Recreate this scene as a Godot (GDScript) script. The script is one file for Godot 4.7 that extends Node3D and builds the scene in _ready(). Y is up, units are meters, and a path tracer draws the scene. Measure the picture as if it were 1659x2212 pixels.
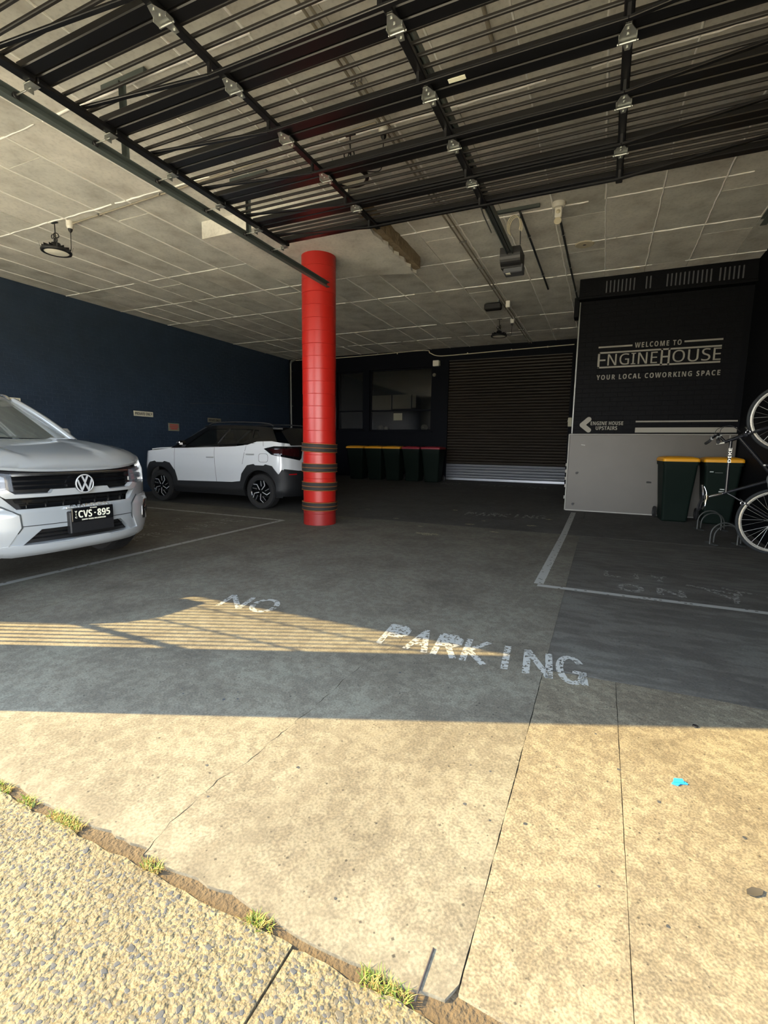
extends Node3D
# Places are given as (x along the facade, y up, z INTO the garage), in metres; V() turns that into Godot's axes.

const HC := 4.27          # ceiling height above the driveway
const XL := -10.42        # left wall
const XR := 2.06          # right wall
const ZB := 14.63         # back wall
const ZF := 0.70          # outer face of the facade

var M := {}
var used := {}
var rng := RandomNumberGenerator.new()

func V(x: float, y: float, z: float) -> Vector3:
	return Vector3(x, y, -z)

func fl(z: float) -> float:        # the floor is level up to 7.4 m and then climbs gently to the back
	return maxf(0.0, 0.0325 * (z - 7.4))

func _ready() -> void:
	rng.seed = 7
	sky_sun_camera()
	materials()
	shell()
	fixed_grille()
	side_cabinet()
	ground()
	floor_paint()
	overhead_door()
	opener()
	ceiling_things()
	back_of_room()
	sign_wall()
	left_signs()
	pillar()
	pickup()
	crossover()
	bins()
	bicycle()
	racks()
	litter()

func sky_sun_camera() -> void:
	var cam := Camera3D.new()
	cam.name = "camera"
	var yaw := -0.423800085
	var pitch := -0.135464272
	var roll := 0.0140094471
	var f := Vector3(sin(yaw) * cos(pitch), sin(pitch), -cos(yaw) * cos(pitch))
	var r := Vector3(cos(yaw), 0, sin(yaw))
	var u := r.cross(f)
	cam.transform = Transform3D(Basis(r * cos(roll) + u * sin(roll), u * cos(roll) - r * sin(roll), -f), Vector3(0, 1.24, 0))
	cam.fov = rad_to_deg(2.0 * atan(1106.0 / 1031.66))
	cam.near = 0.05
	cam.far = 200.0
	add_child(cam)
	cam.current = true
	var env := Environment.new()
	env.background_mode = Environment.BG_SKY
	var sm := ProceduralSkyMaterial.new()
	sm.sky_top_color = Color(0.62, 0.69, 0.77)
	sm.sky_horizon_color = Color(0.91, 0.90, 0.88)
	sm.ground_bottom_color = Color(0.45, 0.43, 0.40)
	sm.ground_horizon_color = Color(0.70, 0.70, 0.68)
	sm.sky_energy_multiplier = SKY_E
	sm.ground_energy_multiplier = SKY_E
	var sky := Sky.new()
	sky.sky_material = sm
	env.sky = sky
	env.ambient_light_source = Environment.AMBIENT_SOURCE_SKY
	env.tonemap_mode = Environment.TONE_MAPPER_LINEAR
	env.tonemap_exposure = EXPO
	env.sdfgi_enabled = true
	env.ssao_enabled = true
	env.ssil_enabled = true
	var we := WorldEnvironment.new()
	we.name = "environment"
	we.environment = env
	add_child(we)
	var sun := DirectionalLight3D.new()
	sun.name = "sun"
	# the shadows run along (0.919, 0.394) on the floor; the sun stands 31.5 degrees high
	var k := tan(deg_to_rad(31.5))
	var to := V(0.919, -k, 0.394)
	sun.look_at_from_position(Vector3.ZERO, to, Vector3.UP)
	sun.light_energy = SUN_E
	sun.light_color = Color(1.0, 0.885, 0.63)
	sun.light_angular_distance = 0.4
	sun.shadow_enabled = true
	sun.sky_mode = DirectionalLight3D.SKY_MODE_LIGHT_ONLY
	add_child(sun)

const SKY_E := 2.1
const SUN_E := 3.5
const EXPO := 3.2

# ------------------------------------------------------------------ materials
func mat(key: String, c: Color, rough := 0.7, metal := 0.0) -> StandardMaterial3D:
	var m := StandardMaterial3D.new()
	m.resource_name = key
	m.albedo_color = c
	m.roughness = rough
	m.metallic = metal
	M[key] = m
	return m

func c8(r: float, g: float, b: float) -> Color:
	return Color(r / 255.0, g / 255.0, b / 255.0)

func ntex(sd: int, freq: float, cols: Array, offs: Array, size := 512, oct := 4, kind := FastNoiseLite.TYPE_SIMPLEX_SMOOTH) -> NoiseTexture2D:
	var n := FastNoiseLite.new()
	n.seed = sd
	n.noise_type = kind
	n.frequency = freq
	n.fractal_octaves = oct
	n.fractal_gain = 0.55
	var t := NoiseTexture2D.new()
	t.width = size
	t.height = size
	t.seamless = true
	t.noise = n
	if cols.size() > 0:
		var g := Gradient.new()
		g.offsets = PackedFloat32Array(offs)
		g.colors = PackedColorArray(cols)
		t.color_ramp = g
	return t

func bytes(sd: int, freq: float, size: int, oct: int, sx := 1, sy := 1) -> PackedByteArray:
	var n := FastNoiseLite.new()
	n.seed = sd
	n.noise_type = FastNoiseLite.TYPE_SIMPLEX_SMOOTH
	n.frequency = freq
	n.fractal_octaves = oct
	n.fractal_gain = 0.6
	var im := n.get_seamless_image(size / sx, size / sy)
	if sx > 1 or sy > 1:
		im.resize(size, size, Image.INTERPOLATE_CUBIC)
	im.convert(Image.FORMAT_L8)
	return im.get_data()

# worn concrete: pale laitance in patches over darker paste, sandy grain, pits and grit
func concrete(sd: int, size: int, patchy: float, grain: float, grit: int, sx := 1, sy := 1) -> ImageTexture:
	var r := RandomNumberGenerator.new()
	r.seed = sd
	var a := bytes(sd, 0.0045, size, 5, sx, sy)
	var b := bytes(sd + 1, 0.022, size, 5, sx, sy)
	var c := bytes(sd + 2, 0.16, size, 3)
	var out := PackedByteArray()
	out.resize(size * size * 3)
	for i in size * size:
		var m := a[i] * 0.0011 + b[i] * 0.0027
		var p := clampf((m - 0.38) / 0.24, 0.0, 1.0)
		p = p * p * (3.0 - 2.0 * p)
		var v := (1.0 - patchy + patchy * p) * (1.0 - grain + grain * c[i] / 150.0)
		v *= 0.94 + 0.06 * a[i] / 255.0
		v += r.randf_range(-0.035, 0.035)
		out[i * 3] = int(clampf(v * 1.0, 0, 1) * 235.0)
		out[i * 3 + 1] = int(clampf(v * (0.985 + 0.015 * p), 0, 1) * 235.0)
		out[i * 3 + 2] = int(clampf(v * (0.97 + 0.02 * p), 0, 1) * 235.0)
	for k in grit:
		var x := r.randi() % size
		var y := r.randi() % size
		var rad := 1 if r.randf() < 0.75 else 2
		var f := r.randf_range(0.45, 0.75) if r.randf() < 0.75 else 1.12
		for dy in range(-rad, rad + 1):
			for dx in range(-rad, rad + 1):
				if dx * dx + dy * dy <= rad * rad:
					var q := (((y + dy + size) % size) * size + (x + dx + size) % size) * 3
					for ch in 3:
						out[q + ch] = mini(255, int(out[q + ch] * f))
	return ImageTexture.create_from_image(Image.create_from_data(size, size, false, Image.FORMAT_RGB8, out))

func gy(v: float, w := 0.0) -> Color:
	return Color(v + w, v, v - w)

func textured(m: StandardMaterial3D, big: Texture2D, big_m: float, fine: Texture2D = null, fine_m := 0.5, bump: Texture2D = null, bump_cm := 0.1) -> void:
	m.albedo_texture = big
	m.uv1_triplanar = true
	m.uv1_world_triplanar = true
	m.uv1_scale = Vector3.ONE / big_m
	if fine:
		m.detail_enabled = true
		m.detail_blend_mode = BaseMaterial3D.BLEND_MODE_MUL
		m.detail_albedo = fine
		m.detail_uv_layer = BaseMaterial3D.DETAIL_UV_2
		m.uv2_triplanar = true
		m.uv2_world_triplanar = true
		m.uv2_scale = Vector3.ONE / fine_m
	if bump:
		m.heightmap_enabled = true
		m.heightmap_texture = bump
		m.heightmap_scale = bump_cm

func materials() -> void:
	var stain := ntex(3, 0.006, [gy(0.80, 0.01), gy(0.91, 0.01), gy(0.97), gy(1.0, -0.01)], [0.0, 0.35, 0.6, 1.0], 1024, 6)
	var grain := ntex(5, 0.09, [gy(0.74), gy(0.98), gy(1.0)], [0.0, 0.45, 1.0], 512, 4)
	var soft := ntex(6, 0.03, [gy(0.9), gy(0.98), gy(1.0)], [0.0, 0.45, 1.0], 512, 4)
	var pits := ntex(8, 0.075, [gy(0.50), gy(0.76), gy(0.93), gy(1.02), gy(1.16)], [0.0, 0.2, 0.42, 0.62, 1.0], 1024, 6)
	var streak := ntex(12, 0.008, [gy(0.66), gy(0.90), gy(1.0, 0.01), gy(1.12)], [0.0, 0.3, 0.6, 1.0], 1024, 6)
	var bump := ntex(21, 0.06, [], [], 512, 5)
	var coarse := ntex(22, 0.02, [], [], 512, 5)
	var con_a := concrete(301, 1024, 0.13, 0.34, 900)
	var con_b := concrete(317, 1024, 0.11, 0.28, 700)
	var con_c := concrete(331, 1024, 0.16, 0.16, 300, 3, 1)
	var broad := ntex(31, 0.010, [gy(0.82, 0.012), gy(0.93, 0.008), gy(1.0), gy(1.0, -0.01)], [0.0, 0.35, 0.6, 1.0], 512, 5)
	var m := mat("apron", c8(118, 110, 92), 0.9)
	textured(m, con_a, 1.7, broad, 3.3, bump, 0.25)
	m = mat("apron_left", c8(109, 104, 91), 0.9)
	textured(m, con_b, 2.1, broad, 4.1, bump, 0.2)
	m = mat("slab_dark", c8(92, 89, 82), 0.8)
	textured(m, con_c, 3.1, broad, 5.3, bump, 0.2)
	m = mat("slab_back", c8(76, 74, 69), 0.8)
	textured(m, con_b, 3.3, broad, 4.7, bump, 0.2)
	m = mat("footpath", c8(110, 101, 77), 0.95)
	textured(m, con_a, 0.9, broad, 2.3, bump, 1.0)
	m = mat("pale_paving", c8(240, 231, 208), 0.95)
	textured(m, stain, 6.0, pits, 0.3)
	m = mat("soil", c8(70, 57, 38), 1.0)
	textured(m, stain, 0.6, pits, 0.12, bump, 0.6)
	m = mat("joint", c8(52, 46, 38), 1.0)
	for k in 3:
		m = mat("ceil%d" % k, [c8(228, 225, 215), c8(221, 219, 210), c8(234, 230, 220)][k], 0.75)
		textured(m, ntex(40 + k, 0.009, [gy(0.82, 0.01), gy(0.93), gy(0.98), gy(1.03)], [0.0, 0.4, 0.7, 1.0], 512, 6), 2.7 + 0.4 * k, soft, 0.9, coarse, 0.15)
	m = mat("seam", c8(254, 252, 246), 0.7)
	m = mat("drop_edge", c8(160, 142, 114), 0.95)
	textured(m, stain, 0.8, pits, 0.2, coarse, 1.2)
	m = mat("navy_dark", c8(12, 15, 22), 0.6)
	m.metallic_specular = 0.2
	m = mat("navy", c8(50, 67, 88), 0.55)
	textured(m, ntex(50, 0.01, [gy(0.86), gy(1.0)], [0.0, 1.0], 512, 5), 2.5, grain, 0.6, bump, 0.2)
	m = mat("black_brick", c8(17, 18, 21), 0.6)
	textured(m, ntex(51, 0.02, [gy(0.82), gy(1.0)], [0.0, 1.0], 512, 5), 1.3, grain, 0.5, bump, 0.2)
	m.metallic_specular = 0.2
	m = mat("black_mortar", c8(15, 16, 19), 0.8)
	m.metallic_specular = 0.2
	m = mat("render", c8(170, 165, 150), 0.9)
	m = mat("line_paint", c8(142, 141, 135), 0.8)
	m = mat("line_faint", c8(124, 122, 117), 0.85)
	m = mat("cream_splash", c8(130, 122, 98), 0.85)
	m = mat("door_black", c8(14, 14, 16), 0.32)
	m = mat("door_bar", c8(30, 28, 27), 0.45)
	m = mat("zinc", c8(176, 178, 174), 0.38, 0.85)
	m = mat("track", c8(88, 96, 94), 0.5, 0.35)
	m = mat("dark_metal", c8(58, 62, 62), 0.5, 0.3)
	m = mat("black", c8(22, 22, 24), 0.5)
	m = mat("black_gloss", c8(14, 15, 17), 0.12)
	m = mat("rubber", c8(26, 26, 27), 0.85)
	m = mat("plastic_white", c8(226, 222, 210), 0.4)
	m = mat("conduit", c8(150, 142, 126), 0.6)
	m = mat("cable", c8(206, 196, 170), 0.6)
	m = mat("lens", c8(248, 244, 228), 0.3)
	m = mat("paper", c8(225, 222, 200), 0.8)
	m = mat("sign_paint", c8(135, 131, 121), 0.6)
	m = mat("cabinet", c8(82, 77, 69), 0.45)
	textured(m, ntex(60, 0.006, [gy(0.93), gy(1.0)], [0.0, 1.0], 256, 4), 2.0)
	m = mat("cabinet_edge", c8(132, 130, 123), 0.45)
	m = mat("slat_brown", c8(42, 36, 30), 0.4, 0.2)
	m = mat("slat_silver", c8(150, 154, 162), 0.35, 0.7)
	m = mat("red_paint", c8(172, 30, 22), 0.35)
	m = mat("red_old", c8(140, 28, 24), 0.45)
	m = mat("badge_metal", c8(196, 198, 200), 0.35, 0.3)
	m = mat("orange_edge", c8(150, 90, 38), 0.6)
	m = mat("strap", c8(34, 29, 26), 0.7)
	m = mat("bin_green", c8(18, 28, 24), 0.55)
	m.metallic_specular = 0.2
	m = mat("lid_yellow", c8(214, 150, 12), 0.5)
	m = mat("lid_red", c8(130, 18, 36), 0.5)
	m = mat("print", c8(186, 190, 186), 0.7)
	m = mat("red_print", c8(190, 60, 60), 0.7)
	m = mat("silver_paint", c8(160, 165, 168), 0.33, 0.2)
	m.clearcoat_enabled = true
	m.clearcoat = 1.0
	m.clearcoat_roughness = 0.05
	m = mat("silver_light", c8(180, 183, 184), 0.3, 0.25)
	m.clearcoat_enabled = true
	m.clearcoat_roughness = 0.05
	m = mat("white_paint", c8(204, 207, 210), 0.3)
	m.clearcoat_enabled = true
	m.clearcoat_roughness = 0.05
	m = mat("chrome", c8(225, 226, 228), 0.08, 1.0)
	m = mat("satin_chrome", c8(200, 202, 204), 0.25, 1.0)
	m = mat("clad", c8(22, 23, 25), 0.6)
	m = mat("tail_red", c8(150, 16, 20), 0.15)
	m = mat("lamp_dark", c8(70, 72, 76), 0.2, 0.8)
	m = mat("tail_smoke", c8(40, 10, 12), 0.1)
	m = mat("interior", c8(48, 46, 44), 0.8)
	m = mat("seat", c8(74, 72, 70), 0.8)
	m = mat("alloy", c8(220, 222, 224), 0.35, 0.6)
	m = mat("glass", Color(0.75, 0.82, 0.80, 0.16), 0.04)
	m.transparency = BaseMaterial3D.TRANSPARENCY_ALPHA
	m = mat("glass_dark", Color(0.05, 0.06, 0.06, 0.72), 0.04)
	m.transparency = BaseMaterial3D.TRANSPARENCY_ALPHA
	m = mat("glass_lamp", Color(0.9, 0.94, 1.0, 0.12), 0.03)
	m.transparency = BaseMaterial3D.TRANSPARENCY_ALPHA
	m = mat("window_glass", Color(0.1, 0.11, 0.12, 0.35), 0.05)
	m.transparency = BaseMaterial3D.TRANSPARENCY_ALPHA
	m = mat("pale_board", c8(130, 128, 112), 0.8)
	m = mat("bike_black", c8(24, 25, 28), 0.25)
	m = mat("rim_silver", c8(222, 218, 206), 0.22, 0.8)
	m = mat("spoke", c8(176, 176, 172), 0.3, 0.9)
	m = mat("tyre_bike", c8(20, 24, 26), 0.8)
	m = mat("gal_dull", c8(128, 130, 128), 0.45, 0.5)
	m = mat("rack_steel", c8(74, 76, 74), 0.5, 0.4)
	m = mat("blue_wrap", c8(40, 140, 220), 0.3)
	m = mat("stone0", c8(44, 46, 50), 0.8)
	m = mat("stone1", c8(58, 54, 46), 0.8)
	m = mat("stone2", c8(84, 76, 58), 0.85)
	m = mat("stone3", c8(34, 37, 42), 0.75)
	m = mat("grass_green", c8(72, 88, 22), 0.7)
	m.backlight_enabled = true
	m.backlight = Color(0.3, 0.36, 0.08)
	m = mat("grass_dry", c8(130, 108, 54), 0.8)
	m.backlight_enabled = true
	m.backlight = Color(0.3, 0.24, 0.1)
	m = mat("twig", c8(46, 42, 44), 0.6)
	m = mat("leaf_dry", c8(44, 40, 34), 0.8)
	m = mat("black_pale", c8(70, 72, 76), 0.5)

# ------------------------------------------------------------------ names
func numbered(called: String) -> String:
	var n: int = used.get(called, 0)
	used[called] = n + 1
	return called if n == 0 else "%s_%03d" % [called, n]

func thing(called: String, label: String, category: String, at := Vector3.ZERO, turn := 0.0, group := "") -> Node3D:
	var o := Node3D.new()
	o.name = numbered(called)
	add_child(o)
	o.position = at
	o.rotation.y = turn
	tag(o, label, category, group)
	return o

func tag(o: Node, label: String, category: String, group := "") -> void:
	o.set_meta("label", label)
	o.set_meta("category", category)
	o.set_meta("kind", "thing")
	if group != "":
		o.set_meta("group", group)

func copy(o: Node3D, label: String, at: Vector3, turn := 0.0) -> Node3D:
	var base := String(o.name).rstrip("0123456789").trim_suffix("_")
	var c: Node3D = o.duplicate()
	c.name = numbered(base)
	add_child(c)
	c.position = at
	c.rotation.y = turn
	c.set_meta("label", label)
	return c

func struct(called: String, at := Vector3.ZERO) -> Node3D:
	var o := Node3D.new()
	o.name = called
	add_child(o)
	o.position = at
	o.set_meta("kind", "structure")
	return o

func mi(parent: Node, called: String, mesh: Mesh, m: Material, x := Transform3D()) -> MeshInstance3D:
	var o := MeshInstance3D.new()
	o.name = called
	o.mesh = mesh
	o.material_override = m
	o.transform = x
	parent.add_child(o, true)
	return o

func put(parent: Node, called: String, st: SurfaceTool, key: String, x := Transform3D()) -> MeshInstance3D:
	return mi(parent, called, st.commit(), M[key], x)

func stuff(o: Node) -> void:
	o.set_meta("kind", "stuff")

# ------------------------------------------------------------------ shapes
func nst() -> SurfaceTool:
	var st := SurfaceTool.new()
	st.begin(Mesh.PRIMITIVE_TRIANGLES)
	return st

func tri(st: SurfaceTool, a: Vector3, b: Vector3, c: Vector3, out: Vector3) -> void:
	var n := (c - a).cross(b - a)
	if n.length_squared() < 1e-16:
		return
	if n.dot(out) < 0.0:
		var t := b
		b = c
		c = t
		n = -n
	st.set_normal(n.normalized())
	st.add_vertex(a)
	st.add_vertex(b)
	st.add_vertex(c)

func trn(st: SurfaceTool, a: Vector3, b: Vector3, c: Vector3, na: Vector3, nb: Vector3, nc: Vector3) -> void:
	var n := (c - a).cross(b - a)
	if n.length_squared() < 1e-18:
		return
	if n.dot(na + nb + nc) < 0.0:
		var t := b
		b = c
		c = t
		t = nb
		nb = nc
		nc = t
	st.set_normal(na)
	st.add_vertex(a)
	st.set_normal(nb)
	st.add_vertex(b)
	st.set_normal(nc)
	st.add_vertex(c)

func quad(st: SurfaceTool, a: Vector3, b: Vector3, c: Vector3, d: Vector3, out: Vector3) -> void:
	tri(st, a, b, c, out)
	tri(st, a, c, d, out)

func box(st: SurfaceTool, c: Vector3, s: Vector3, ch := 0.0, B := Basis()) -> void:
	var h := s * 0.5
	ch = minf(ch, minf(h.x, minf(h.y, h.z)) * 0.9)
	var sg := [-1.0, 1.0]
	var P := func(sx: float, sy: float, sz: float, ax: int) -> Vector3:
		var v := Vector3(sx * (h.x - ch), sy * (h.y - ch), sz * (h.z - ch))
		v[ax] += [sx, sy, sz][ax] * ch
		return c + B * v
	for a in sg:
		quad(st, P.call(a, -1, -1, 0), P.call(a, 1, -1, 0), P.call(a, 1, 1, 0), P.call(a, -1, 1, 0), B.x * a)
		quad(st, P.call(-1, a, -1, 1), P.call(1, a, -1, 1), P.call(1, a, 1, 1), P.call(-1, a, 1, 1), B.y * a)
		quad(st, P.call(-1, -1, a, 2), P.call(1, -1, a, 2), P.call(1, 1, a, 2), P.call(-1, 1, a, 2), B.z * a)
	if ch <= 0.0:
		return
	for a in sg:
		for b in sg:
			quad(st, P.call(a, b, -1, 0), P.call(a, b, 1, 0), P.call(a, b, 1, 1), P.call(a, b, -1, 1), B.x * a + B.y * b)
			quad(st, P.call(a, -1, b, 0), P.call(a, 1, b, 0), P.call(a, 1, b, 2), P.call(a, -1, b, 2), B.x * a + B.z * b)
			quad(st, P.call(-1, a, b, 1), P.call(1, a, b, 1), P.call(1, a, b, 2), P.call(-1, a, b, 2), B.y * a + B.z * b)
			for d in sg:
				tri(st, P.call(a, b, d, 0), P.call(a, b, d, 1), P.call(a, b, d, 2), B * Vector3(a, b, d))

# a box given by its limits in (x, y, z into the garage)
func lim(st: SurfaceTool, x0: float, x1: float, y0: float, y1: float, z0: float, z1: float, ch := 0.0) -> void:
	box(st, V((x0 + x1) / 2, (y0 + y1) / 2, (z0 + z1) / 2), Vector3(x1 - x0, y1 - y0, z1 - z0), ch)

func beam(st: SurfaceTool, a: Vector3, b: Vector3, w: float, h: float, ch := 0.0, up := Vector3.UP) -> void:
	var d := (b - a)
	var z := d.normalized()
	if absf(z.dot(up)) > 0.98:
		up = Vector3.RIGHT
	var x := up.cross(z).normalized()
	box(st, (a + b) / 2, Vector3(w, h, d.length()), ch, Basis(x, z.cross(x), z))

# profile of (radius, height) turned round the local y axis
func lathe(st: SurfaceTool, prof: Array, seg := 24, x := Transform3D(), smooth := false, sx := 1.0) -> void:
	var n := prof.size()
	var nn := []
	for i in n - 1:
		var d: Vector2 = prof[i + 1] - prof[i]
		nn.append(Vector2(d.y, -d.x).normalized())
	for i in n - 1:
		var n0: Vector2 = nn[i]
		var n1: Vector2 = nn[i]
		if smooth:
			if i > 0:
				n0 = ((nn[i] as Vector2) + nn[i - 1]).normalized()
			if i < n - 2:
				n1 = ((nn[i] as Vector2) + nn[i + 1]).normalized()
		for k in seg:
			var a := TAU * k / seg
			var b := TAU * (k + 1) / seg
			var ca := Vector3(cos(a) * sx, 0, sin(a))
			var cb := Vector3(cos(b) * sx, 0, sin(b))
			var p0: Vector3 = x * (ca * prof[i].x + Vector3.UP * prof[i].y)
			var p1: Vector3 = x * (cb * prof[i].x + Vector3.UP * prof[i].y)
			var p2: Vector3 = x * (cb * prof[i + 1].x + Vector3.UP * prof[i + 1].y)
			var p3: Vector3 = x * (ca * prof[i + 1].x + Vector3.UP * prof[i + 1].y)
			var m0 := (x.basis * (ca * n0.x + Vector3.UP * n0.y)).normalized()
			var m1 := (x.basis * (cb * n0.x + Vector3.UP * n0.y)).normalized()
			var m2 := (x.basis * (cb * n1.x + Vector3.UP * n1.y)).normalized()
			var m3 := (x.basis * (ca * n1.x + Vector3.UP * n1.y)).normalized()
			trn(st, p0, p1, p2, m0, m1, m2)
			trn(st, p0, p2, p3, m0, m2, m3)

func along(a: Vector3, d: Vector3) -> Transform3D:    # local y towards d
	var y := d.normalized()
	var t := Vector3.RIGHT if absf(y.x) < 0.9 else Vector3.FORWARD
	var z := t.cross(y).normalized()
	return Transform3D(Basis(y.cross(z), y, z), a)

func rod(st: SurfaceTool, a: Vector3, b: Vector3, r: float, seg := 8, r2 := -1.0) -> void:
	var l := (b - a).length()
	if r2 < 0.0:
		r2 = r
	lathe(st, [Vector2(0, 0), Vector2(r, 0), Vector2(r2, l), Vector2(0, l)], seg, along(a, b - a))

func disc(st: SurfaceTool, c: Vector3, d: Vector3, r: float, t: float, seg := 20, bev := 0.0) -> void:
	var pr := [Vector2(0, -t / 2), Vector2(r - bev, -t / 2), Vector2(r, -t / 2 + bev), Vector2(r, t / 2 - bev), Vector2(r - bev, t / 2), Vector2(0, t / 2)]
	lathe(st, pr, seg, along(c, d))

func torus(st: SurfaceTool, c: Vector3, d: Vector3, R: float, r: float, seg := 36, sub := 8) -> void:
	var pr := []
	for i in sub + 1:
		var a := TAU * i / sub
		pr.append(Vector2(R + r * cos(a), r * sin(a)))
	lathe(st, pr, seg, along(c, d), true)

func tube(st: SurfaceTool, pts: Array, r: float, seg := 8, caps := true) -> void:
	var n := pts.size()
	var t0: Vector3 = (pts[1] - pts[0]).normalized()
	var nx := along(Vector3.ZERO, t0).basis.x
	var rings := []
	var nrm := []
	for i in n:
		var t: Vector3
		if i == 0:
			t = t0
		elif i == n - 1:
			t = (pts[n - 1] - pts[n - 2]).normalized()
		else:
			t = ((pts[i + 1] - pts[i]).normalized() + (pts[i] - pts[i - 1]).normalized()).normalized()
		nx = (nx - t * nx.dot(t)).normalized()
		var ny := t.cross(nx)
		var ring := []
		var rn := []
		for k in seg:
			var a := TAU * k / seg
			var d := nx * cos(a) + ny * sin(a)
			ring.append(pts[i] + d * r)
			rn.append(d)
		rings.append(ring)
		nrm.append(rn)
	for i in n - 1:
		for k in seg:
			var q := (k + 1) % seg
			trn(st, rings[i][k], rings[i][q], rings[i + 1][q], nrm[i][k], nrm[i][q], nrm[i + 1][q])
			trn(st, rings[i][k], rings[i + 1][q], rings[i + 1][k], nrm[i][k], nrm[i + 1][q], nrm[i + 1][k])
	if caps:
		for k in range(1, seg - 1):
			tri(st, rings[0][0], rings[0][k], rings[0][k + 1], -t0)
			tri(st, rings[n - 1][0], rings[n - 1][k], rings[n - 1][k + 1], pts[n - 1] - pts[n - 2])

func smooth_path(p: Array, steps := 6) -> Array:
	var c := Curve3D.new()
	for i in p.size():
		var a: Vector3 = p[maxi(i - 1, 0)]
		var b: Vector3 = p[mini(i + 1, p.size() - 1)]
		var t := (b - a) / 6.0
		c.add_point(p[i], -t, t)
	var out := []
	for i in p.size() - 1:
		for k in steps:
			out.append(c.sample(i, float(k) / steps))
	out.append(p[-1])
	return out

# polygon in the local xy plane, from z = d0 to d1
func prism(st: SurfaceTool, poly: PackedVector2Array, d0: float, d1: float, x := Transform3D()) -> void:
	var idx := Geometry2D.triangulate_polygon(poly)
	for i in range(0, idx.size(), 3):
		var a := poly[idx[i]]
		var b := poly[idx[i + 1]]
		var c := poly[idx[i + 2]]
		tri(st, x * Vector3(a.x, a.y, d1), x * Vector3(b.x, b.y, d1), x * Vector3(c.x, c.y, d1), x.basis.z * signf(d1 - d0))
		tri(st, x * Vector3(a.x, a.y, d0), x * Vector3(b.x, b.y, d0), x * Vector3(c.x, c.y, d0), -x.basis.z * signf(d1 - d0))
	var cw := -1.0 if Geometry2D.is_polygon_clockwise(poly) else 1.0
	for i in poly.size():
		var a := poly[i]
		var b := poly[(i + 1) % poly.size()]
		var o := Vector2(b.y - a.y, a.x - b.x) * cw
		quad(st, x * Vector3(a.x, a.y, d0), x * Vector3(b.x, b.y, d0), x * Vector3(b.x, b.y, d1), x * Vector3(a.x, a.y, d1), x.basis * Vector3(o.x, o.y, 0))

func pv(a: Array) -> PackedVector2Array:
	var p := PackedVector2Array()
	for i in range(0, a.size(), 2):
		p.append(Vector2(a[i], a[i + 1]))
	return p

func mirror(p: PackedVector2Array) -> PackedVector2Array:
	var q := PackedVector2Array()
	for i in range(p.size() - 1, -1, -1):
		q.append(Vector2(-p[i].x, p[i].y))
	return q

func circle(c: Vector2, r: float, n := 28, a0 := 0.0, a1 := TAU) -> PackedVector2Array:
	var p := PackedVector2Array()
	for i in n:
		var a := a0 + (a1 - a0) * i / (n if a1 - a0 > 6.28 else n - 1)
		p.append(c + Vector2(cos(a), sin(a)) * r)
	return p

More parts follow.
